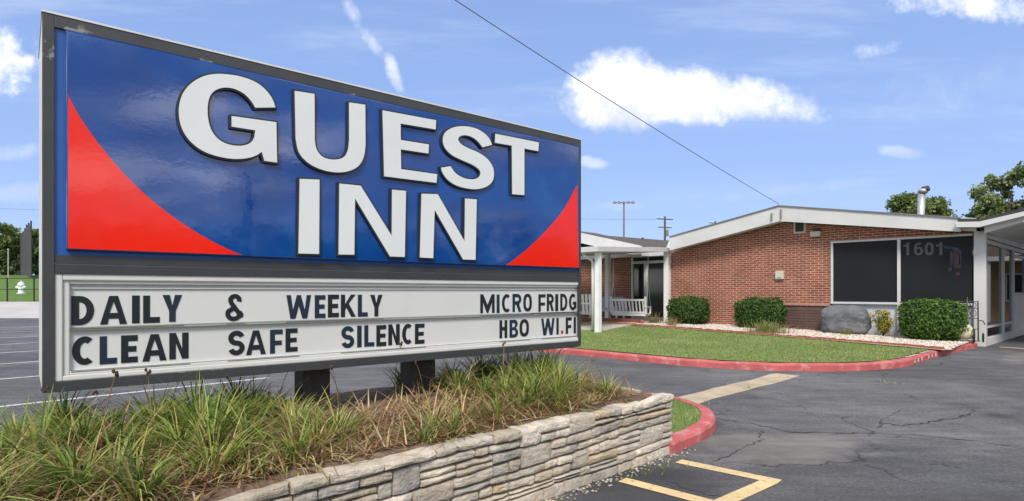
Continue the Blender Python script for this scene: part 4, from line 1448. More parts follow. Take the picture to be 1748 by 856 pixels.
def roof_under(lx):
    """underside height of the gable at lx"""
    ax = fa[0]
    if lx < ax: f = (lx - fl[0]) / (ax - fl[0]); return flb[1] + (fab[1] - flb[1]) * f
    f = (lx - ax) / (fr_[0] - ax); return fab[1] + (frb[1] - fab[1]) * f


b = MB()  # brick front wall with the opening for the big window
ax = fa[0]
VX0, VX1 = bpx(1338, 530)[0], bpx(1421, 530)[0] - 0.0
zv = bpx(1370, 519)[1]
b.prism_xz([(LXL, 0), (WX0 - 0.04, 0), (WX0 - 0.04, roof_under(WX0 - 0.04)), (ax, roof_under(ax)), (LXL, roof_under(LXL))], 0, 0.24, M['brick'])
b.prism_xz([(WX0 - 0.04, zwt + 0.05), (0.05, zwt + 0.05), (0.05, roof_under(0.05)), (WX0 - 0.04, roof_under(WX0 - 0.04))], 0.001, 0.24, M['brick'])
b.build('front_wall', office)
b = MB()
b.box(LXL, LXL + 0.24, 0.241, 12, 0, 2.8, M['brick'])
b.box(LXL, 0.3, 11.7, 12, 0, 2.8, M['brick'])
b.build('side_wall', office)
b = MB()  # white panel under the windows
b.box(WX0 - 0.04, WX1, 0.05, 0.2, 0, zws - 0.06, M['kick_panel'])
b.build('kick_panel', office)
# windows
for (xa, xb) in ((WX0, WXM), (WXM, WX1 - 0.02)):
    b = MB(); fw = 0.045
    b.box(xa - (.035 if xa == WX0 else .03), xa + fw - .02, -0.035, 0.12, zws, zwt, M['trim_white'])
    if xb != WXM:
        pass
    b.box(xa - 0.035, xb - .03, -0.034, 0.12, zwt, zwt + 0.055, M['trim_white'])
    b.box(xa - 0.035, xb - .03, -0.05, 0.12, zws - 0.06, zws, M['trim_white'])
    wf = b.build('window', office, bevel=0.004)
    b = MB()
    b.box(xa + fw - .02, xb - .03, 0.0, 0.02, zws, zwt, M['screen'])
    b.build('solar_screen', wf)
b = MB()
b.box(WXM - 0.045, WXM + 0.03, -0.052, 0.06, 0.12, zwt + 0.055, M['trim_white'])
b.build('mullion', office, bevel=0.004)
# 1601 and the faded sticker on the right screen
for ch, xa, xb in (('1', 1542, 1554), ('6', 1560, 1576), ('0', 1578.5, 1594), ('1', 1598, 1611)):
    la, z_t = bpx(xa, 414.5); lb, _ = bpx(xb, 414.5)
    z_b = bpx((xa + xb) / 2, 436)[1]; z_t = z_b + 0.335
    flat_mesh(glyph(ch, lb - la, z_t - z_b, 0.060), 0.002, M['decal_grey'], 'house_number', office, la, z_b, -0.001)
b = MB()


def decal(poly, m, k=0):
    b.prism_xz([bpx(*p) for p in poly], -0.0024 - 0.0004 * k, -0.0006, m)


decal([(1610, 420), (1636, 423), (1641, 430), (1641, 452), (1639, 452), (1638, 432), (1632, 427), (1611, 424)], M['decal_blue'])
decal([(1622, 431), (1626, 427), (1627, 450), (1622, 455)], M['decal_blue'], 1)
decal([(1628, 427), (1635, 427), (1637, 440), (1636, 456), (1629, 458), (1627, 440)], M['decal_red'])
decal([(1634, 454), (1640, 451), (1641, 456), (1635, 459)], M['decal_red'], 1)
decal([(1618, 458), (1624, 456), (1625, 462), (1619, 464)], M['decal_green'])
decal([(1632, 466), (1638, 464), (1638, 470), (1632, 471)], M['decal_red'])
b.build('window_sticker', office)
# corner post and porch column at the brick corner
b = MB()
b.box(-0.14, 0.10, -0.06, 0.16, 0.0, 2.86, M['trim_white'])
b.build('corner_post', office, bevel=0.006)
# rake fascia
b = MB()
b.prism_xz([(fl[0], flb[1]), (ax, fab[1]), (ax, fa[1]), (fl[0], fl[1])], RO, RO + 0.05, M['trim_white'])
b.prism_xz([(ax, fab[1]), (fr_[0], frb[1]), (fr_[0], fr_[1]), (ax, fa[1])], RO, RO + 0.05, M['trim_white'])
b.build('fascia', office)
b = MB()  # drip edge
for (p, q) in ((fl, fa), (fa, fr_)):
    b.obox((p[0], RO - 0.012, p[1] + 0.012), (q[0], RO - 0.012, q[1] + 0.012), 0.05, 0.028, M['pole_grey'], up=(0, 0, 1))
b.build('drip_edge', office)
b = MB()  # roof body with soffit
for (x0, zb0, zt0, x1, zb1, zt1) in ((fl[0], flb[1], fl[1], ax, fab[1], fa[1]), (ax, fab[1], fa[1], fr_[0] + .3, frb[1] - .02, fr_[1] - .02)):
    vs_ = [(x0, RO + 0.05, zb0 + .03), (x1, RO + .05, zb1 + .03), (x1, 12.3, zb1 + .03), (x0, 12.3, zb0 + .03), (x0, RO + .05, zt0), (x1, RO + .05, zt1), (x1, 12.3, zt1), (x0, 12.3, zt0)]
    b.add(vs_, [(0, 1, 2, 3)], M['soffit'])
    b.add(vs_, [(4, 7, 6, 5)], M['shingle'])
    b.add(vs_, [(0, 4, 5, 1), (2, 6, 7, 3), (0, 3, 7, 4)], M['trim_white'])
b.build('roof', office)
# conduit stubs on the fascia near the ridge
for (pa, pb) in (((1333, 357), (1333, 374)), ((1317, 364), (1317, 377))):
    b = MB()
    A = bpx(*pa, RO - .03); B_ = bpx(*pb, RO - .03)
    b.tube([(A[0], RO - .03, A[1]), (B_[0], RO - .03, B_[1])], 0.022, M['pole_grey'], 8)
    b.build('conduit', office)
# gable vent
va, vb = bpx(1355, 379), bpx(1375.5, 398)
b = MB()
zz0, zz1 = vb[1], va[1]
b.box(va[0], vb[0], -0.02, 0.0, zz0, zz0 + .05, M['beige']); b.box(va[0], va[0] + .05, -0.021, 0.0, zz0 + .05, zz1, M['beige']); b.box(vb[0] - .05, vb[0], -0.021, 0, zz0 + .05, zz1, M['beige'])
gv = b.build('gable_vent', office)
b = MB()
for i in range(7):
    z = zz0 + .06 + i * (zz1 - zz0 - .07) / 7
    b.obox((va[0] + .05, -0.008, z + .015), (vb[0] - .05, -0.008, z + .015), 0.02, 0.026, M['louver_dark'])
b.box(va[0] + .05, vb[0] - .05, -0.004, -0.001, zz0 + .05, zz1, M['louver_dark'])
b.build('louver', gv)
# flood light
la_, lb_ = bpx(1384, 396, -.1), bpx(1401, 403.5, -.1)
b = MB(); b.box(la_[0], lb_[0], -0.17, -0.03, lb_[1], la_[1], M['beige']); fl_ = b.build('flood_light', office, bevel=.015)
b = MB(); b.box(la_[0] + .06, lb_[0] - .06, -0.10, -0.001, la_[1] + .002, la_[1] + .09, M['louver_dark']); b.build('lamp_bracket', fl_)
# meter box
ma, mb_ = bpx(1325, 463), bpx(1339, 477)
b = MB(); b.box(ma[0], mb_[0], -0.09, -0.001, mb_[1], ma[1], M['beige']); mo = b.build('utility_box', office, bevel=.012)
b = MB(); b.box(ma[0] + .05, mb_[0] - .06, -0.098, -0.091, mb_[1] + .03, mb_[1] + .08, M['galv']); b.build('latch', mo)
# brown wall grille below a brick ledge
b = MB()
zv1 = bpx(1370, 522)[1]
b.box(VX0, VX1 - .04, -0.05, -0.002, 0.15, zv1, M['vent_brown'])
for i in range(8):
    z = 0.24 + i * (zv1 - 0.30) / 8
    b.box(VX0 + .03, VX1 - .07, -0.062, -0.051, z, z + 0.045, M['vent_brown'])
xm_ = (VX0 + VX1) / 2
b.box(xm_ - .02, xm_ + .02, -0.066, -0.0505, 0.16, zv1 - .01, M['vent_brown'])
b.build('wall_grille', office)
b = MB()
b.box(VX0 - .04, VX1 - .05, -0.09, -0.002, zv1 + .002, zv1 + 0.075, M['brick_pink'])
b.build('brick_ledge', office, bevel=.006)
# metal flue on the roof
fp = pt(1570, 368, 21.0); fq = pt(1573.5, 329, 21.0)
flx, fly = bl(fp.x, fp.y); qlx, qly = bl(fq.x, fq.y)
b = MB()
b.tube([(flx, fly, 3.0), (qlx, qly, fq.z)], 0.115, M['galv'], 14)
flue = b.build('flue', office, smooth=True)
b = MB()
b.tube([(qlx + .02, qly, fq.z - .02), (qlx + .05, qly, fq.z + .12)], 0.15, M['galv'], 14)
b.tube([(qlx + .03, qly, fq.z + .09), (qlx + .22, qly - .02, fq.z + .13)], [0.12, .10], M['rust_dark'], 12)
b.build('flue_cap', flue, smooth=True)

# valley cap by the corner: white edge with dark membrane
b = MB()
va_ = bpx(1632, 385, -.72); vb_ = bpx(1727, 382, -.72)
b.prism_xz([(va_[0], 2.93), (0.05, 2.90), (vb_[0] + .25, 3.10), (vb_[0] + .25, 3.20), (0.05, 3.03), (va_[0], 3.06)], -.72, -.50, M['trim_white'])
vc = b.build('valley_gutter', office)
b = MB()
b.prism_xz([(va_[0] + .03, 3.062), (0.05, 3.034), (vb_[0] + .25, 3.203), (vb_[0] + .25, 3.29), (0.05, 3.10), (va_[0] + .03, 3.14)], -.70, 6, M['roof_dark'])
b.build('membrane', vc)
# drive-through canopy: a second gable to the right of the valley
b = MB()
c0, c1x, c2x = 0.12, 3.3, 6.6
cz = lambda lx: 2.76 + 0.30 * (lx - c0) if lx < c1x else 2.76 + 0.30 * (c1x - c0) - 0.30 * (lx - c1x)
for (x0, x1) in ((c0, c1x), (c1x, c2x)):
    b.prism_xz([(x0, cz(x0)), (x1, cz(x1)), (x1, cz(x1) + .30), (x0, cz(x0) + .30)], -.5, -.44, M['trim_white'])
b.build('canopy_fascia', office)
b = MB()
for (x0, x1) in ((c0, c1x), (c1x, c2x)):
    vs_ = [(x0, -.44, cz(x0) + .05), (x1, -.44, cz(x1) + .05), (x1, 8, cz(x1) + .05), (x0, 8, cz(x0) + .05), (x0, -.44, cz(x0) + .29), (x1, -.44, cz(x1) + .29), (x1, 8, cz(x1) + .29), (x0, 8, cz(x0) + .29)]
    b.add(vs_, [(0, 1, 2, 3)], M['soffit']); b.add(vs_, [(4, 7, 6, 5)], M['shingle']); b.add(vs_, [(2, 6, 7, 3), (0, 3, 7, 4), (1, 5, 6, 2), (0, 4, 5, 1)], M['trim_white'])
b.build('canopy_roof', office)
for ly in (0.1, 7.4):
    b = MB(); b.box(6.2, 6.45, ly, ly + .25, 0, 2.85, M['trim_white']); b.build('canopy_column', office, bevel=.008)
# glazed side wall of the lobby
sdx, sdy = 0.26 / 6.775, 6.77 / 6.775


def sw(s_, off=0.0): return (sdx * s_ + sdy * off, sdy * s_ - sdx * off)


b = MB()
A = sw(0.1); B_ = sw(9.5)
b.obox((A[0], A[1], 0.09), (B_[0], B_[1], 0.09), 0.16, 0.20, M['trim_white'])
b.build('side_sill', office, bevel=.006)
b = MB()
b.obox((A[0], A[1], 2.62), (B_[0], B_[1], 2.62), 0.12, 0.10, M['trim_white'])
b.obox((A[0], A[1], 2.92), (B_[0], B_[1], 2.92), 0.10, 0.42, M['soffit'])
b.build('side_header', office)
SPN = [0.1, 2.8, 4.45, 6.9, 9.5]
for s_ in SPN[1:]:
    p = sw(s_)
    b = MB(); b.box(p[0] - .06, p[0] + .06, p[1] - .06, p[1] + .06, 0.19, 2.57, M['trim_white']); b.build('mullion', office, bevel=.004)
for i in range(4):
    a0, a1 = SPN[i] + .06, SPN[i + 1] - .06
    A, B_ = sw(a0), sw(a1)
    z0_ = 0.19
    if i == 2:
        b = MB(); b.obox((A[0], A[1], 0.72), (B_[0], B_[1], 0.72), 0.05, 1.06, M['trim_white'])
        dn = b.build('entrance_door', office)
        b = MB(); b.obox((A[0], A[1], 1.29), (B_[0], B_[1], 1.29), 0.07, 0.07, M['galv']); b.build('push_bar', dn)
        b = MB(); b.obox((A[0], A[1], 1.86), (B_[0], B_[1], 1.86), 0.008, 1.06, M['glass']); b.build('pane', dn)
        b = MB(); b.obox((A[0], A[1], 2.44), (B_[0], B_[1], 2.44), 0.06, 0.08, M['trim_white']); b.build('transom_bar', dn)
    else:
        b = MB(); b.obox((A[0], A[1], (z0_ + 2.57) / 2), (B_[0], B_[1], (z0_ + 2.57) / 2), 0.008, 2.57 - z0_, M['glass'])
        b.build('pane', office)
        b = MB(); b.obox((A[0], A[1], 0.45), (B_[0], B_[1], 0.45), 0.05, 0.05, M['trim_white']); b.build('rail', office)
# lobby inside
b = MB()
b.box(LXL + .25, 0.0, 0.25, 11.6, 0.02, 0.12, M['floor_tile'])
b.build('lobby_floor', office)
b = MB()
b.box(-6.6, -0.2, 8.9, 9.0, 0.12, 2.7, M['tan_wall'])
b.box(-6.7, -6.6, 0.3, 9.0, 0.12, 2.7, M['tan_wall'])
b.build('lobby_wall', office)
b = MB(); b.box(-5.0, -1.9, 4.6, 5.3, 0.12, 1.2, M['tan_wall']); b.box(-5.1, -1.8, 4.5, 5.4, 1.2, 1.26, M['trim_white']); b.build('front_desk', office)

# ------------------------------------------------------------------ left wing and patio
LW = 1.14
wing = thing('motel_wing', 'lower brick wing with glass double door behind the white posted porch', 'building', (BO.x, BO.y, 0), BRZ)
DX0, DXM = bpx(1078, 500, LW)[0], bpx(1103, 500, LW)[0]
DX1 = LXL - 0.05
b = MB()
b.box(-24, DX0 - 0.0, LW, LW + 0.24, 0, 2.95, M['brick'])
b.build('brick_wall', wing)
zdt = bpx(1078, 438, LW)[1]; zdl = bpx(1090, 448.5, LW)[1]; zfl = 0.27
b = MB()
for x_ in (DX0 + .04, DX1 - .03):
    b.box(x_ - .045, x_ + .045, LW - .02, LW + .08, zfl, zdt, M['trim_white'])
b.box(DX0 + .085, DX1 - .075, LW - .02, LW + .08, zdt - .06, zdt, M['trim_white'])
b.box(DX0 + .085, DX1 - .075, LW - .021, LW + .08, zdl - .05, zdl + .05, M['trim_white'])
b.box(DXM - .09, DXM + .09, LW - .022, LW + .08, zfl + .07, zdl - .05, M['trim_white'])
b.box(DX0 + .085, DX1 - .075, LW - .023, LW + .08, zfl, zfl + .09, M['trim_white'])
df = b.build('door_frame', wing, bevel=.004)
for (xa, xb, za, zb_) in ((DX0 + .085, DXM - .09, zfl + .09, zdl - .05), (DXM + .09, DX1 - .075, zfl + .09, zdl - .05), (DX0 + .085, DX1 - .075, zdl + .05, zdt - .06)):
    b = MB(); b.box(xa, xb, LW + .02, LW + .03, za, zb_, M['dark_glass']); b.build('pane', df)
b = MB(); b.tube([(DXM - .05, LW - .05, 1.15), (DXM - .05, LW - .05, 1.55)], .015, M['galv'], 8); b.build('handle', df)
b = MB(); b.box(DX0, DX1, LW, LW + .24, zdt, 2.95, M['brick']); b.build('door_header', wing)
# brick ledge with brown grille also on the wing
gx0, gx1 = bpx(1046, 530, LW)[0], bpx(1076, 530, LW)[0]
b = MB(); b.box(gx0 - 2.2, gx1, LW - .08, LW - .002, 1.02, 1.10, M['brick_pink']); b.build('brick_ledge', wing, bevel=.006)
b = MB(); b.box(gx0 - 2.2, gx1 - .05, LW - .045, LW - .002, 0.2, 1.018, M['vent_brown']); b.build('wall_grille', wing)
# wing gable fascia and roof
WP = 0.35
wa, wb_ = bpx(995, 399, WP), bpx(1090, 420.5, WP)
slope = (wa[1] - wb_[1]) / (wb_[0] - wa[0])
wap = (wa[0] - 1.6, wa[1] + slope * 1.6)
wal = (wap[0] - 4.6, wap[1] - slope * 4.6)
b = MB()
b.prism_xz([(wap[0], wap[1] - .42), (wb_[0] + .12, wb_[1] - .42), (wb_[0] + .12, wb_[1]), (wap[0], wap[1])], WP, WP + .05, M['trim_white'])
b.prism_xz([(wal[0], wal[1] - .42), (wap[0], wap[1] - .42), (wap[0], wap[1]), (wal[0], wal[1])], WP, WP + .05, M['trim_white'])
b.build('fascia', wing)
b = MB()
for (p, q) in ((wal, wap), (wap, (wb_[0] + .12, wb_[1]))):
    vs_ = [(p[0], WP + .05, p[1] - .06), (q[0], WP + .05, q[1] - .06), (q[0], 3.2, q[1] - .06), (p[0], 3.2, p[1] - .06), (p[0], WP + .05, p[1] - .36), (q[0], WP + .05, q[1] - .36), (q[0], 3.2, q[1] - .36), (p[0], 3.2, p[1] - .36)]
    b.add(vs_, [(0, 1, 2, 3)], M['shingle']); b.add(vs_, [(4, 7, 6, 5)], M['soffit']); b.add(vs_, [(0, 4, 5, 1), (1, 5, 6, 2), (2, 6, 7, 3), (3, 7, 4, 0)], M['trim_white'])
b.build('front_roof', wing)
# main shingle slope of the wing, facing the lawn
rt0, rt1 = bpx(1003, 400, 6.0), bpx(1142, 411, 5.4)
rb1 = bpx(1142, 421, 1.2)
b = MB()
lowz = wb_[1] - .16
vs_ = [(-20, 0.9, lowz), (rb1[0], 0.9, lowz), (rt1[0], 5.4, rt1[1]), (rt0[0], 6.0, rt0[1]), (-20, 6.0, rt0[1] + .1),
       (-20, 12, lowz), (rb1[0] + 2, 12, lowz)]
b.add(vs_, [(0, 1, 2, 3, 4), (4, 3, 2, 6, 5)], M['shingle'])
b.add([(-20, 0.9, lowz - .2), (rb1[0], .9, lowz - .2), (rb1[0], .9, lowz), (-20, .9, lowz), (rb1[0], 5.4, lowz - .2), (rt1[0], 5.4, rt1[1] - .01)], [(0, 1, 2, 3), (1, 4, 5, 2)], M['trim_white'])
b.build('roof', wing)
b = MB()
vp = bpx(1097, 406, 5.0); b.tube([(vp[0], 5.0, vp[1] - .5), (vp[0], 5.0, vp[1])], .05, M['rust_dark'], 8); b.build('vent_pipe', wing)

# patio cover on posts
porch = thing('porch_cover', 'white flat porch roof on slim white posts beside the brick office', 'porch', (BO.x, BO.y, 0), BRZ)
pz = lambda ly: 2.79 + 0.052 * min(ly, 0.4)
PP = [(-8.66, 0.3), (-7.95, -5.15), (-15, -5.15), (-15, 0.3)]
b = MB()
b.prism_xy(PP, lambda x, y: pz(y), lambda x, y: pz(y) + .055, M['trim_white'])
b.build('roof_deck', porch)
b = MB()
for (p, q) in ((PP[0], PP[1]), (PP[1], PP[2])):
    b.obox((p[0], p[1], pz(p[1]) + .045), (q[0], q[1], pz(q[1]) + .045), 0.06, 0.15, M['trim_white'])
b.build('gutter', porch, bevel=.008)
FPX_, FPY_ = bl(*gpt(1021, 567, 0.19))
P2 = bpx(1037.5, 500, 0.0)[0]
for (lx, ly, w_) in ((FPX_, FPY_, .15), (P2, 0.0, .17), (LXL - .09, -.10, .18)):
    x, y = bw(lx, ly)
    b = MB(); b.box(lx - w_ / 2, lx + w_ / 2, ly - w_ / 2, ly + w_ / 2, gi(x, y) - .08, pz(ly) - .002, M['white_paint']); b.build('post', porch, bevel=.008)
b = MB()  # downpipe on the front post
dxp = FPX_ - .22
b.tube([(dxp - .20, FPY_ - .16, pz(FPY_) + .0), (dxp - .19, FPY_ - .15, pz(FPY_) - .12), (dxp - .02, FPY_ + .02, pz(FPY_) - .26), (dxp, FPY_ + .04, pz(FPY_) - .38), (dxp, FPY_ + .04, .25)], .045, M['white_paint'], 10)
b.build('downpipe', porch, smooth=True)
# paved porch floor
b = MB()
fpoly = [(-8.7, 1.1), (-8.75, -1.9), (-8.4, -3.4), (-8.2, -4.3), (-9.2, -4.55), (-15, -4.6), (-15, 1.1)]
gh = lambda lx, ly: gi(*bw(lx, ly))
b.prism_xy(fpoly, lambda x, y: gh(x, y) - .1, lambda x, y: gh(x, y) + .03, M['concrete'])
pf = b.build('porch_path')
pf.location = (BO.x, BO.y, 0); pf.rotation_euler = (0, 0, BRZ)
tag(pf, kind='structure')
# curved brick border in the porch
cb = spline([(-8.75, -1.6), (-9.3, -1.3), (-10.2, -1.35), (-11.2, -1.7), (-12.2, -1.75), (-14, -1.7)], 10)
b = MB()
for p, q in zip(cb[:-1], cb[1:]):
    zz = gh(*p) + .08
    b.obox((p[0], p[1], zz), (q[0], q[1], zz), .11, .12, M['brick_edge'])
o_ = b.build('brick_border'); o_.location = (BO.x, BO.y, 0); o_.rotation_euler = (0, 0, BRZ)
tag(o_, 'curved low brick border on the porch floor under the swing', 'edging')


# porch swing
def swing(root_name, label, lx, ly, rz_l, zseat, L=1.25, chain_top=None):
    x, y = bw(lx, ly)
    t_ = thing(root_name, label, 'porch swing', (x, y, 0), BRZ + rz_l)
    b = MB()
    for i in range(5): b.box(-L / 2, L / 2, -.24 + i * .095, -.24 + i * .095 + .07, zseat, zseat + .022, M['white_paint'])
    b.box(-L / 2, L / 2, -.26, -.241, zseat - .07, zseat + .021, M['white_paint']); b.box(-L / 2, L / 2, .235, .255, zseat - .07, zseat + .021, M['white_paint'])
    b.build('seat', t_)
    b = MB()
    n_ = 10
    for i in range(n_):
        xx = -L / 2 + .06 + i * (L - .12) / (n_ - 1)
        b.obox((xx, .25, zseat + .05), (xx, .40, zseat + .47), .055, .018, M['white_paint'], up=(0, 1, 0))
    b.obox((-L / 2, .405, zseat + .50), (L / 2, .405, zseat + .50), .03, .07, M['white_paint'])
    b.obox((-L / 2, .255, zseat + .06), (L / 2, .255, zseat + .06), .03, .06, M['white_paint'])
    b.build('backrest', t_)
    for s_ in (-1, 1):
        b = MB()
        b.obox((s_ * (L / 2 + .02), -.28, zseat + .24), (s_ * (L / 2 + .02), .36, zseat + .26), .07, .03, M['white_paint'])
        b.obox((s_ * (L / 2 + .02), -.22, zseat), (s_ * (L / 2 + .02), -.22, zseat + .24), .05, .05, M['white_paint'])
        b.obox((s_ * (L / 2 + .02), .26, zseat), (s_ * (L / 2 + .02), .36, zseat + .62), .05, .06, M['white_paint'])
        b.build('armrest', t_)
        if chain_top:
            b = MB()
            for yy in (-.22, .30):
                b.tube([(s_ * (L / 2 + .03), yy, zseat + .22), (s_ * (L / 2 + .03), .05, zseat + 1.2)], .010, M['galv'], 5)
            b.tube([(s_ * (L / 2 + .03), .05, zseat + 1.2), (s_ * (L / 2 + .03), .05, chain_top)], .010, M['galv'], 5)
            b.build('chain', t_)
    return t_


sp_ = pt(1077, 536, 21.2)
slx, sly = bl(sp_.x, sp_.y)
swing('porch_swing', 'white slatted wooden porch swing hanging on chains in front of the glass door', slx, sly, R(195), 0.56, 1.25, 2.6)
sp_ = pt(998, 545, 20.5)
s2x, s2y = bl(sp_.x, sp_.y)


def lawn_chair(lx, ly, rz_l):
    x, y = bw(lx, ly); z0 = gi(x, y) + .03
    t_ = thing('lawn_chair', 'white slatted armchair half hidden by the right edge of the sign', 'chair', (x, y, z0), BRZ + rz_l)
    b = MB()
    for i in range(5): b.box(-.28, .28, -.26 + i * .11, -.26 + i * .11 + .085, .36 - .02 * i, .38 - .02 * i, M['white_paint'])
    b.build('seat', t_)
    b = MB()
    for i in range(5): b.obox((-.24 + i * .12, .25, .30), (-.25 + i * .125, .50, .98), .085, .02, M['white_paint'], up=(0, 1, 0))
    b.obox((-.28, .40, .66), (.28, .40, .66), .02, .06, M['white_paint'])
    b.build('backrest', t_)
    for s_ in (-1, 1):
        b = MB(); b.obox((s_ * .33, -.34, .57), (s_ * .33, .40, .55), .10, .022, M['white_paint']); b.build('armrest', t_)
        b = MB(); b.obox((s_ * .30, -.26, 0), (s_ * .30, -.26, .56), .06, .03, M['white_paint']); b.build('leg', t_)
        b = MB(); b.obox((s_ * .30, -.2, .36), (s_ * .30, .42, 0), .03, .07, M['white_paint']); b.build('leg', t_)
    return t_


lawn_chair(s2x, s2y, R(210))


def cushioned_bench(px, d, rz_l):
    p = pt(px, 545, d); lx, ly = bl(p.x, p.y); x, y = bw(lx, ly); z0 = gi(x, y) + .03
    t_ = thing('patio_bench', 'white patio bench with pale blue cushions behind the porch posts', 'bench', (x, y, z0), BRZ + rz_l)
    b = MB(); b.box(-.65, .65, -.3, .3, .30, .34, M['white_paint']); b.box(-.65, .65, .27, .31, .34, .80, M['white_paint']); b.build('frame', t_, bevel=.008)
    for sx in (-.6, .6):
        for sy in (-.26, .26):
            b = MB(); b.box(sx - .03, sx + .03, sy - .03, sy + .03, 0, .30, M['white_paint']); b.build('leg', t_)
    b = MB(); b.box(-.62, .62, -.29, .24, .345, .45, M['cushion']); b.build('seat_cushion', t_, bevel=.03, seg=3)
    for sx in (-.32, .32):
        b = MB(); b.box(sx - .29, sx + .29, .13, .26, .455, .86, M['cushion']); b.build('back_cushion', t_, bevel=.04, seg=3)
    b = MB(); b.box(.12, .42, .0, .12, .46, .74, M['pillow_navy']); b.build('pillow', t_, bevel=.04, seg=3)
    return t_


cushioned_bench(1036, 22.9, R(4))


# ------------------------------------------------------------------ foliage
def leaf_cloud(n, centers, radii, size, cols, flat=0.0, shell=0.6, rs=None):
    """random small quads in ellipsoid blobs; returns verts, quads, tint"""
    rs = rs or nrs
    ci = rs.choice(len(centers), n, p=(lambda w: w / w.sum())(np.array([np.prod(r) ** .66 for r in radii])))
    d = rs.normal(size=(n, 3)); d /= np.linalg.norm(d, axis=1)[:, None]
    rr = shell + (1 - shell) * rs.rand(n) ** .7
    rr *= 1 + 0.12 * rs.normal(size=n)
    P = np.array(centers)[ci] + d * np.array(radii)[ci] * rr[:, None]
    a = rs.normal(size=(n, 3)) + d * .8; a /= np.linalg.norm(a, axis=1)[:, None]
    b_ = np.cross(a, rs.normal(size=(n, 3))); b_ /= np.linalg.norm(b_, axis=1)[:, None]
    c_ = np.cross(a, b_)
    s = size * (0.6 + 0.8 * rs.rand(n))[:, None]
    V = np.stack([P - b_ * s * .5, P + c_ * s * .32, P + b_ * s * .5, P - c_ * s * .32], 1).reshape(-1, 3)
    Q = np.arange(n * 4).reshape(n, 4)
    cols = np.array(cols)
    clus = rs.randint(0, len(cols), len(centers))
    pick = np.where(rs.rand(n) < .55, clus[ci], rs.randint(0, len(cols), n))
    T = cols[pick] * (0.7 + 0.6 * rs.rand(n))[:, None]
    return V, Q, T


BUSH_G = [(0.045, 0.10, 0.018), (0.065, 0.14, 0.026), (0.033, 0.075, 0.014), (0.10, 0.185, 0.04)]


def hedge_bush(name, label, px, pyb, w, h, dpt, n, cols=BUSH_G, boxy=3.2, size=0.045, group=None):
    if px > 1100: x, y = bw(bpx(px, pyb, -dpt / 2 - .12)[0], -dpt / 2 - .12)
    else: x, y = ripx(px, pyb)
    z0 = gi(x, y)
    t_ = thing(name, label, 'bush', (x, y, z0), BRZ, group)
    rs = np.random.RandomState(int(px))
    d = rs.normal(size=(n, 3)); d /= np.linalg.norm(d, axis=1)[:, None]
    e = boxy
    k = (np.abs(d) ** e).sum(1) ** (-1 / e)
    q = d * k[:, None]
    lump = np.array([mnoise.noise(Vector(v_ * 2.3 + px)) for v_ in q]) * .14 + np.array([mnoise.noise(Vector(v_ * 6 + px)) for v_ in q]) * .10
    rr = (0.90 + 0.1 * rs.rand(n) + lump)[:, None]
    P = q * rr * np.array([w / 2, dpt / 2, h / 2]) + np.array([0, 0, h / 2 + .01])
    P[:, 2] = np.maximum(P[:, 2], 0.02)
    a = rs.normal(size=(n, 3)) * .7 + d; a /= np.linalg.norm(a, axis=1)[:, None]
    b_ = np.cross(a, rs.normal(size=(n, 3))); b_ /= np.linalg.norm(b_, axis=1)[:, None]
    c_ = np.cross(a, b_)
    s = size * (.6 + .8 * rs.rand(n))[:, None]
    V = np.stack([P - b_ * s * .6, P + c_ * s * .4, P + b_ * s * .6, P - c_ * s * .4], 1).reshape(-1, 3)
    cc = np.array(cols)
    tn = np.array([mnoise.noise(Vector(v_ * 5 + px * 2)) for v_ in q])
    T = cc[rs.randint(0, len(cc), n)] * (0.85 + 0.5 * tn + 0.35 * rs.rand(n))[:, None]
    mesh_np('foliage', V, np.arange(n * 4).reshape(n, 4), M['leaf'], np.clip(T, .004, 1), t_)
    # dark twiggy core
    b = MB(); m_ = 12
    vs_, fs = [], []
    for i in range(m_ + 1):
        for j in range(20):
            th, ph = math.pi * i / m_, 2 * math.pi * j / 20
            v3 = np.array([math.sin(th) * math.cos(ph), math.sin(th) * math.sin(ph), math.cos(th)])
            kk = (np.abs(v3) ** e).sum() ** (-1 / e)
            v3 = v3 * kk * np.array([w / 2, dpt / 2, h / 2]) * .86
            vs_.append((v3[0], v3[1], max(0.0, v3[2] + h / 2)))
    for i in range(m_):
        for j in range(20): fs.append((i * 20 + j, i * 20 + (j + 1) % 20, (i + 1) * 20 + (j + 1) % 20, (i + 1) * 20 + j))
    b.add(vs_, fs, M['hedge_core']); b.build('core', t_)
    return t_


hedge_bush('clipped_bush', 'clipped round green bush beside the porch post at the brick corner', 1175, 556, 1.32, 0.90, 1.0, 7000)
hedge_bush('clipped_bush', 'clipped green bush with straw coloured grass tuft at its foot', 1297, 562, 1.40, 0.92, 1.0, 7500)
hedge_bush('clipped_bush', 'largest clipped green bush, below the window numbered 1601', 1592, 582, 1.36, 1.02, 1.15, 9500, boxy=3.8, cols=[(0.065, 0.14, 0.022), (0.09, 0.18, 0.03), (0.045, 0.10, 0.017), (0.13, 0.23, 0.05)])
hedge_bush('clipped_bush', 'dark green bush behind the porch, at the right edge of the sign', 1003, 541, 1.5, 0.85, .9, 4000)


def tuft(name, label, cat, px, pyb, n, L, w, spread, cols, zf=None):
    x, y = ripx(px, pyb); sp = []
    for k in range(n):
        a = rnd.uniform(0, 6.28); r_ = abs(rnd.gauss(0, spread))
        bx, by = x + r_ * math.cos(a) * 1.3, y + r_ * math.sin(a) * .7
        sp.append((np.array((bx, by, gi(bx, by))), a + rnd.gauss(0, .5), L * rnd.uniform(.5, 1.1), abs(rnd.gauss(.2, .3)), rnd.uniform(.3, 1.6), w * rnd.uniform(.7, 1.2), Vector(rnd.choice(cols)) * rnd.uniform(.8, 1.25)))
    o = blades(name, sp, M['blade'], kind=None)
    return tag(o, label, cat)


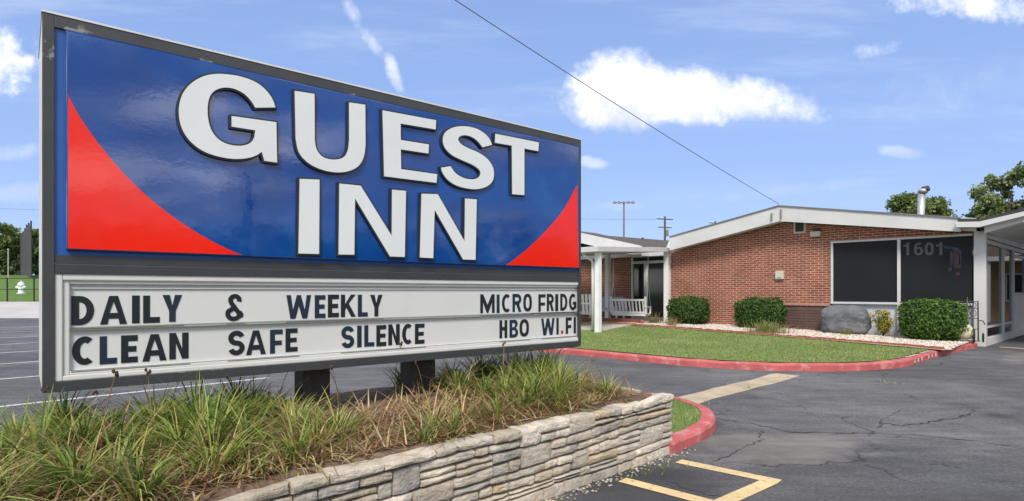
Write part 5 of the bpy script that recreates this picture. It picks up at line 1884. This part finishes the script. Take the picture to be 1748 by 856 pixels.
PALE = [(0.26, 0.29, 0.09), (0.33, 0.33, 0.13), (0.20, 0.25, 0.07), (0.40, 0.36, 0.18)]
tuft('grass_tuft', 'pale yellow green grass tuft before the middle clipped bush', 'plant', 1308, 570, 650, 0.42, .012, .28, PALE)
tuft('grass_tuft', 'small dry tan grass tuft left of the porch corner post', 'plant', 1118, 553, 200, 0.45, .012, .13, [(0.34, 0.27, 0.14), (0.28, 0.24, 0.1), (0.2, 0.2, .07)])
tuft('grass_tuft', 'small dry grass tuft right of the porch corner post', 'plant', 1146, 557, 130, 0.38, .012, .10, [(0.36, 0.29, 0.16), (0.28, 0.24, 0.1)])
tuft('grass_tuft', 'little yellow green plant growing against the grey boulder', 'plant', 1447, 573, 110, 0.24, .012, .09, [(0.35, 0.33, 0.08), (0.24, 0.28, 0.06)])
# yellow shrub
x, y = bw(bpx(1508, 560, -.42)[0], -.42)
yb = thing('yellow_shrub', 'yellow leaved shrub between the boulder and the white window post', 'shrub', (x, y, gi(x, y)), BRZ)
b = MB()
tips = []
for k in range(11):
    a = rnd.uniform(0, 6.28); r_ = rnd.uniform(.05, .26); h_ = rnd.uniform(.32, .66)
    b.tube([(0, 0, 0), (r_ * .5 * math.cos(a), r_ * .5 * math.sin(a), h_ * .5), (r_ * math.cos(a), r_ * math.sin(a), h_)], [.009, .007, .003], M['bark'], 5)
    for f in (.35, .55, .75, 1.0): tips.append((r_ * f * math.cos(a), r_ * f * math.sin(a), h_ * f))
b.build('stem', yb)
V, Q, T = leaf_cloud(2600, tips, [(.10, .10, .09)] * len(tips), .045, [(0.42, 0.36, 0.06), (0.33, 0.32, 0.06), (0.20, 0.24, 0.05), (0.50, 0.43, 0.10)], shell=.2)
V[:, 2] = np.maximum(V[:, 2], 0.01)
mesh_np('foliage', V, Q, M['leaf'], T, yb)

# boulder
x, y = bw(bpx(1443, 560, -.46)[0], -.46)
bo = BY * 0.0
bm = bmesh.new()
bmesh.ops.create_icosphere(bm, subdivisions=5, radius=1)
for v_ in bm.verts:
    q = v_.co.copy()
    e = 3.7
    kk = (abs(q.x) ** e + abs(q.y) ** e + abs(q.z) ** e) ** (-1 / e)
    q = q * kk
    nz = mnoise.noise(q * 1.4 + Vector((3, 1, 8))) * .10 + mnoise.noise(q * 3.6) * .05 + mnoise.noise(q * 9) * .018
    rdg = abs(mnoise.noise(Vector((q.x * 1.2 + q.z * .8, q.y, q.z * 4.2)) + Vector((2, 2, 2)))) * .09
    q = q * (1 + nz - rdg * .5)
    zt = q.z
    sx = 0.59 * (1 - 0.03 * zt); sz = 0.42
    X, Y, Z = q.x * sx, q.y * .34, (q.z + .93) * sz
    if q.z > .3: Z -= 0.10 * max(0, q.x - .35) + .03 * max(0, -q.x - .6)
    v_.co = (X, Y, max(-.02, Z))
for f in bm.faces: f.smooth = True
me = bpy.data.meshes.new('boulder'); bm.to_mesh(me); bm.free(); me.materials.append(M['boulder'])
bo_ = bpy.data.objects.new('boulder', me); COL.objects.link(bo_)
bo_.location = (x + bo.x, y + bo.y, gi(x, y)); bo_.rotation_euler = (0, 0, BRZ)
tag(bo_, 'large grey boulder standing on the gravel below the dark window', 'boulder')

# wheeled iron plant stand by the corner
x, y = ripx(1652, 584)
ps = thing('plant_stand', 'black wrought iron wheeled plant stand leaning by the white corner post', 'plant stand', (x, y, gi(x, y) + .01), BRZ + R(12))
b = MB()
for sx in (-.21, .21):
    b.tube([(sx, .10, 0.02), (sx, .16, .6), (sx, .20, .98)], .014, M['black_iron'], 8)
for z in (.30, .56, .80, .97): b.tube([(-.21, .10 + .1 * z, z), (.21, .10 + .1 * z, z)], .011, M['black_iron'], 6)
for z in (.68, .88):
    for cx_ in (-.12, 0, .12):
        b.tube([(cx_ + .055 * math.cos(a), .10 + .1 * z, z + .075 * math.sin(a)) for a in [2 * math.pi * k / 14 for k in range(15)]], .007, M['black_iron'], 5, caps=False)
b.tube([(-.21, .10, .04), (-.21, -.24, .04), (.21, -.24, .04), (.21, .10, .04)], .013, M['black_iron'], 6)
b.tube([(.21, .15, .52), (.30, .10, .50), (.33, .02, .42)], .011, M['black_iron'], 6)
b.build('frame', ps)
for (cx_, cy_, r_) in ((.10, -.22, .16), (.30, .08, .10), (-.30, .05, .16)):
    b = MB()
    b.tube([(cx_, cy_ + r_ * math.cos(a), r_ + r_ * math.sin(a)) for a in [2 * math.pi * k / 20 for k in range(21)]], .016, M['rubber'], 6, caps=False)
    for k in range(6):
        a = math.pi * 2 * k / 6; b.tube([(cx_, cy_, r_), (cx_, cy_ + r_ * math.cos(a), r_ + r_ * math.sin(a))], .005, M['black_iron'], 4)
    b.build('wheel', ps)
pot = thing('pot', 'cream ribbed round pot sitting on the black wheeled plant stand', 'pot', (x - .02, y - .03, gi(x, y) + .07), BRZ)
b = MB()
vs_, fs, n_ = [], [], 30
prof = [(.07, 0), (.13, .04), (.165, .12), (.17, .2), (.15, .29), (.10, .35), (.085, .36), (.08, .33)]
for (r_, z) in prof:
    for k in range(n_):
        a = 2 * math.pi * k / n_; rr = r_ * (1 + .05 * math.cos(a * 10))
        vs_.append((rr * math.cos(a) - .06, rr * math.sin(a) - .08, z))
for i in range(len(prof) - 1):
    for k in range(n_): fs.append((i * n_ + k, i * n_ + (k + 1) % n_, (i + 1) * n_ + (k + 1) % n_, (i + 1) * n_ + k))
fs.append(tuple(range(n_ - 1, -1, -1))); fs.append(tuple((len(prof) - 1) * n_ + k for k in range(n_)))
b.add(vs_, fs, M['cream']); b.build('body', pot, smooth=True)
cac = thing('cactus', 'thin green cactus stem rising above the wheeled plant stand', 'plant', (x + .06, y + .1, gi(x, y) + .35), BRZ)
b = MB(); b.tube([(0, 0, -.3), (.01, 0, .3), (0, .01, .60), (.005, 0, .74)], [.022, .022, .020, .008], mat('cactus_green', (0.10, 0.14, 0.06), .8, .3, 20), 8); b.build('stem', cac)


# ------------------------------------------------------------------ trees
TREE_G = [(0.13, 0.18, 0.05), (0.17, 0.23, 0.065), (0.09, 0.135, 0.035), (0.22, 0.27, 0.10)]


def tree(label, x, y, z0, H, crown_r, blobs, n, size, cols=TREE_G, seed=1, trunk=.22, open_=.35, crown_base=.35, name='tree', group=None):
    rs = np.random.RandomState(seed); rr = random.Random(seed)
    t_ = thing(name, label, 'tree', (x, y, z0), rr.uniform(0, 6), group)
    b = MB()
    b.tube([(0, 0, -.2), (.05, .02, H * .2), (0, .08, H * .42), (.1, .05, H * .62)], [trunk, trunk * .85, trunk * .6, trunk * .3], M['bark'], 9)
    cen, rad_ = [], []
    for k in range(blobs):
        a = rr.uniform(0, 6.283); f = rr.random() ** .6
        zz = H * (crown_base + (1 - crown_base) * rr.random())
        env = math.sin(math.pi * min(1, max(0.08, (zz / H - crown_base * .8) / (1.02 - crown_base * .8)) ** .75)) ** .6
        cx_, cy_ = f * crown_r * env * math.cos(a), f * crown_r * env * math.sin(a)
        r_ = crown_r * rr.uniform(.14, .30)
        cen.append((cx_, cy_, min(zz, H - r_ * .6))); rad_.append((r_, r_, r_ * .72))
        if k % 2 == 0:
            st = Vector((0, .05, H * rr.uniform(.25, .55)))
            e_ = Vector(cen[-1]); md = st.lerp(e_, .5) + Vector((0, 0, H * .03))
            b.tube([st, md, e_], [trunk * .32, trunk * .2, trunk * .06], M['bark'], 6)
    b.build('trunk', t_)
    V, Q, T = leaf_cloud(n, cen, rad_, size, cols, shell=open_, rs=rs)
    mesh_np('crown', V, Q, M['leaf'], T, t_)
    return t_


p = pt(1558, 420, 38)
tree('rounded green tree behind the office roof, beside the metal flue', p.x, p.y, 0, 7.65, 2.85, 46, 15000, .20, seed=5, crown_base=.3, open_=.2)
p = pt(1712, 420, 42)
tree('tall open crowned tree behind the drive-through canopy, sky showing between its branches', p.x, p.y, 0, 9.9, 2.8, 40, 13000, .24, cols=[(0.19, 0.25, 0.09), (0.23, 0.29, 0.13), (0.14, 0.19, 0.07), (0.28, 0.32, 0.17)], seed=9, crown_base=.35, open_=.15)
p = pt(1772, 420, 41)
tree('tree at the right border leaning over the canopy roof', p.x, p.y, 0, 10.4, 3.4, 46, 15000, .24, cols=[(0.14, 0.20, 0.065), (0.19, 0.25, 0.10), (0.10, 0.15, 0.05)], seed=12, crown_base=.3, open_=.15)
left_trees = [(-38, 96, 10.5, 5.0, 21, 'broad tree beyond the field at the left border, tallest there'), (6, 112, 10, 4.6, 22, 'tree beyond the field just right of the tallest one'), (44, 118, 9.0, 4.4, 23, 'tree beyond the field behind the dark netting'),
              (62, 104, 8.4, 3.6, 24, 'tree beyond the field between the netting and the sign edge'), (18, 128, 10.0, 5, 25, 'pale farther tree behind the left end of the dark netting')]
for (px, d, H_, cr, sd, lab) in left_trees:
    p = pt(px, 470, d)
    tree(lab, p.x, p.y, gz(p.x, p.y), H_, cr, 40, 6000, .55, seed=sd, crown_base=.12, open_=.3, group='trees beyond the field')

# far wooded mass all round (also what the glossy sign mirrors)
cen, rad_ = [], []
rr = random.Random(44)
for k in range(210):
    a = R(rr.uniform(-95, 40)) if k < 150 else R(rr.uniform(60, 170))
    d = rr.uniform(62, 95) if k < 150 else rr.uniform(170, 230)
    x, y = d * math.cos(a), d * math.sin(a)
    r_ = rr.uniform(2.2, 4.2)
    for q in range(2):
        cen.append((x + rr.gauss(0, 2), y + rr.gauss(0, 2), gz(x, y) + r_ * (0.7 + q * rr.uniform(.5, 1.1)))); rad_.append((r_ * 1.3, r_ * 1.3, r_ * .9))
V, Q, T = leaf_cloud(90000, cen, rad_, .85, TREE_G, shell=.5)
V[:, 2] = np.maximum(V[:, 2], -0.01)
tag(mesh_np('woods', V, Q, M['leaf'], T), kind='stuff')

# ------------------------------------------------------------------ poles, wires
def stadium_pole():
    p0 = pt(1065, 404, 140); top = pt(1065, 346, 140)
    t_ = thing('stadium_light', 'tall distant floodlight pole with a row of lamps, above the porch roof', 'light pole', (p0.x, p0.y, 0))
    b = MB(); b.tube([(0, 0, -1), (0, 0, top.z)], [.28, .2], M['pole_grey'], 8); b.build('pole', t_)
    b = MB(); b.obox((-2.4, 0, top.z), (2.4, 0, top.z), .2, .2, M['pole_grey']); b.build('crossbar', t_)
    for i in range(5):
        b = MB(); xx = -2.2 + i * 1.1
        b.lathe([(.15, .25), (.30, .1), (.42, -.28), (.40, -.32)], M['pole_grey'], 10, (xx, 0, top.z + .1)); b.build('lamp', t_)


stadium_pole()


def utility_pole(label, px, pytop, d, arms=2, xyz=None, H=None):
    if xyz is None:
        p0 = pt(px, pytop, d); x, y, H = p0.x, p0.y, p0.z
    else: x, y = xyz
    t_ = thing('utility_pole', label, 'utility pole', (x, y, 0), R(20))
    b = MB(); b.tube([(0, 0, -1), (0, 0, H)], [.19, .13], M['pole_wood'], 8); b.build('pole', t_)
    for k in range(arms):
        z = H - .35 - k * 1.1; w_ = 1.25 - .25 * k
        b = MB(); b.box(-w_, w_, -.07, .07, z - .06, z + .06, M['pole_wood']); arm = b.build('crossarm', t_)
        b = MB()
        for sx in (-.9, -.45, .45, .9): b.lathe([(.05, 0), (.07, .06), (.05, .14), (.03, .2)], M['galv'], 7, (sx * w_, 0, z + .06))
        b.build('insulator', arm)
    b = MB(); b.lathe([(.2, 0), (.22, .1), (.22, .75), (.16, .85)], M['pole_grey'], 10, (.32, 0, H - 2.6)); b.build('transformer', t_)
    return Vector((x, y, H))


upA = utility_pole('distant utility pole with two crossarms just left of the office roof', 1135, 370, 78)
upB = utility_pole('farther utility pole whose tip shows over the office roof', 1221, 378, 105, arms=1)
upD = utility_pole('utility pole across the road behind the viewer, mirrored in the blue sign face', 0, 0, 0, arms=1, xyz=(30.6, -18.6), H=9.4)
upC = utility_pole('utility pole outside the left of the picture carrying the service wire', 0, 0, 0, xyz=(-10.6, 0.75), H=9.2)


def wire(name, label, A, B, sag, r_):
    b = MB()
    pts = []
    for i in range(33):
        f = i / 32; q = A.lerp(B, f); q.z -= sag * 4 * f * (1 - f); pts.append(q)
    b.tube(pts, r_, M['wire'], 6)
    tag(b.build(name), label, 'wire')


ridge = Vector((*bw(fa[0], RO - .03), fa[1] + .06))
wire('service_wire', 'thin grey overhead wire coming down to the office roof ridge', ridge, upC - Vector((0, 0, .25)), 0.28, .0075)
fw = pt(0, 360.5, 88)
wl = pt(-600, 330, 88)
wire('far_wire', 'distant wire crossing the sky left of the sign', Vector((upA.x, upA.y, upA.z - .35)), wl, 1.0, .02)

# ------------------------------------------------------------------ left background: netting, rail fence, hydrant
nA, nB = pt(53, 476, 70), pt(21, 480, 150)
net = thing('netting_fence', 'tall dark ball field netting between poles, beyond the left field', 'fence', (nA.x, nA.y, 0))
b = MB()
D = Vector((nB.x - nA.x, nB.y - nA.y, 0))
n_ = 16
for i in range(n_):
    a, c = D * (i / n_), D * ((i + 1) / n_)
    za, zc = gz(nA.x + a.x, nA.y + a.y), gz(nA.x + c.x, nA.y + c.y)
    ha, hc = 6.7 - .35 * rnd.random(), 6.7 - .35 * rnd.random()
    d_ = (c - a).normalized(); s_ = Vector((-d_.y, d_.x, 0)) * .04
    vs_ = [a + s_ + Vector((0, 0, za)), c + s_ + Vector((0, 0, zc)), c + s_ + Vector((0, 0, zc + hc)), a + s_ + Vector((0, 0, za + ha)),
           a - s_ + Vector((0, 0, za)), c - s_ + Vector((0, 0, zc)), c - s_ + Vector((0, 0, zc + hc)), a - s_ + Vector((0, 0, za + ha))]
    b.add(vs_, [(0, 1, 2, 3), (7, 6, 5, 4), (3, 2, 6, 7), (0, 3, 7, 4), (1, 5, 6, 2)], M['net'])
b.build('mesh_panel', net)
for i in range(n_ + 1):
    a = D * (i / n_); z = gz(nA.x + a.x, nA.y + a.y)
    b = MB(); b.tube([(a.x, a.y, z - .2), (a.x, a.y, z + 6.9)], .09, M['net'], 6); b.build('pole', net)
p = pt(14, 474, 62)
lp = thing('white_pole', 'slim pale pole on the field left of the dark netting', 'pole', (p.x, p.y, gz(p.x, p.y)))
b = MB(); b.tube([(0, 0, -.1), (0, 0, 3.4)], .05, M['galv'], 8); b.build('shaft', lp)
b = MB(); b.lathe([(.02, 3.4), (.10, 3.42), (.09, 3.5), (.01, 3.53)], M['galv'], 8); b.build('cap', lp)

rf = thing('rail_fence', 'dark metal rail fence along the far edge of the pale road', 'fence', (0, 38.3, 0))
xs_ = [-47 + i * 1.75 for i in range(22)]
for x_ in xs_:
    z = gz(x_, 38.3)
    b = MB(); b.tube([(x_, 0, z - .1), (x_, 0, z + 1.55)], .045, M['black_iron'], 8); b.build('post', rf)
for h_ in (1.50, .78):
    b = MB(); b.tube([(x_, 0, gz(x_, 38.3) + h_) for x_ in xs_], .028, M['black_iron'], 6); b.build('rail', rf)

p = pt(36, 500, 45)
hz0 = gz(p.x, p.y)
hd = thing('fire_hydrant', 'white fire hydrant on the grass behind the rail fence', 'hydrant', (p.x, p.y, hz0))
b = MB(); b.lathe([(.28, 0), (.28, .06), (.19, .07), (.18, .60), (.24, .62), (.24, .68)], M['hydrant'], 14); b.build('barrel', hd)
b = MB(); b.lathe([(.23, .682), (.20, .80), (.11, .90), (.05, .92), (.05, .99), (.01, 1.0)], M['hydrant'], 14); b.build('bonnet', hd)
for s_ in (-1, 1):
    b = MB(); b.tube([(s_ * .15, 0, .5), (s_ * .36, 0, .5)], .095, M['hydrant'], 10); b.build('nozzle', hd)

# ------------------------------------------------------------------ the motel block across the drive (mirrored in the lobby glass)
blk = thing('motel_block', 'long tan motel block outside the right of the picture, mirrored in the lobby glass', 'building', (19, 33, 0), math.atan2(-.83, .55))
b = MB(); b.box(0, 22, 0, 5, 0, 2.7, M['tan_wall']); b.build('wall', blk)
b = MB(); b.box(-.6, 22.6, -1.6, 5.3, 2.7, 2.9, M['trim_white'])
b.add([(-.6, -1.6, 2.905), (22.6, -1.6, 2.905), (22.6, 2, 3.8), (-.6, 2, 3.8), (22.6, 5.3, 2.905), (-.6, 5.3, 2.905)], [(0, 1, 2, 3), (3, 2, 4, 5), (1, 4, 2), (0, 3, 5)], M['shingle'])
b.build('roof', blk)
for i in range(6):
    x_ = .8 + i * 3.6
    b = MB(); b.box(x_, x_ + .95, -.04, -.002, .1, 2.2, M['door_red']); b.build('door', blk)
    b = MB(); b.box(x_ + 1.3, x_ + 2.7, -.05, -.002, .9, 2.2, M['trim_white']); w_ = b.build('window', blk)
    b = MB(); b.box(x_ + 1.38, x_ + 2.62, -.056, -.051, .98, 2.12, M['dark_glass']); b.build('pane', w_)
    b = MB(); b.box(x_ - .4, x_ - .28, -1.5, -1.38, 0, 2.7, M['trim_white']); b.build('post', blk)

# worn white stencil on the red kerb
sa, sb_ = Vector(gpt(1606, 616.5, .10)), Vector(gpt(1640, 605.5, .10))
best = []
L_ = []
for i in range(len(kw) - 1):
    L_.append((Vector(kw[i]), Vector(kw[i + 1])))
b = MB()
for k in range(7):
    q = sa.lerp(sb_, k / 6)
    seg = min(L_, key=lambda s_: ((s_[0] + s_[1]) / 2 - q).length)
    d_ = (seg[1] - seg[0]).normalized(); inn = Vector((-d_.y, d_.x))
    t_ = (q - seg[0]).dot(d_); base = seg[0] + d_ * t_
    if k == 3: continue
    hw = .045
    z0_, z1_ = .155, .158
    A = base - d_ * hw + inn * .05; B_ = base + d_ * hw + inn * .05; C = base + d_ * hw + inn * .15; Dd = base - d_ * hw + inn * .15
    b.add([(A.x, A.y, .136), (B_.x, B_.y, .136), (C.x, C.y, .136), (Dd.x, Dd.y, .136)], [(0, 1, 2, 3)], M['stencil'])
    # on the face of the kerb
    A = base - d_ * hw - inn * .004; B_ = base + d_ * hw - inn * .004
    b.add([(A.x, A.y, .03), (B_.x, B_.y, .03), (B_.x, B_.y, .095), (A.x, A.y, .095)], [(0, 1, 2, 3)], M['stencil'])
tag(b.build('kerb_marking'), kind='structure')
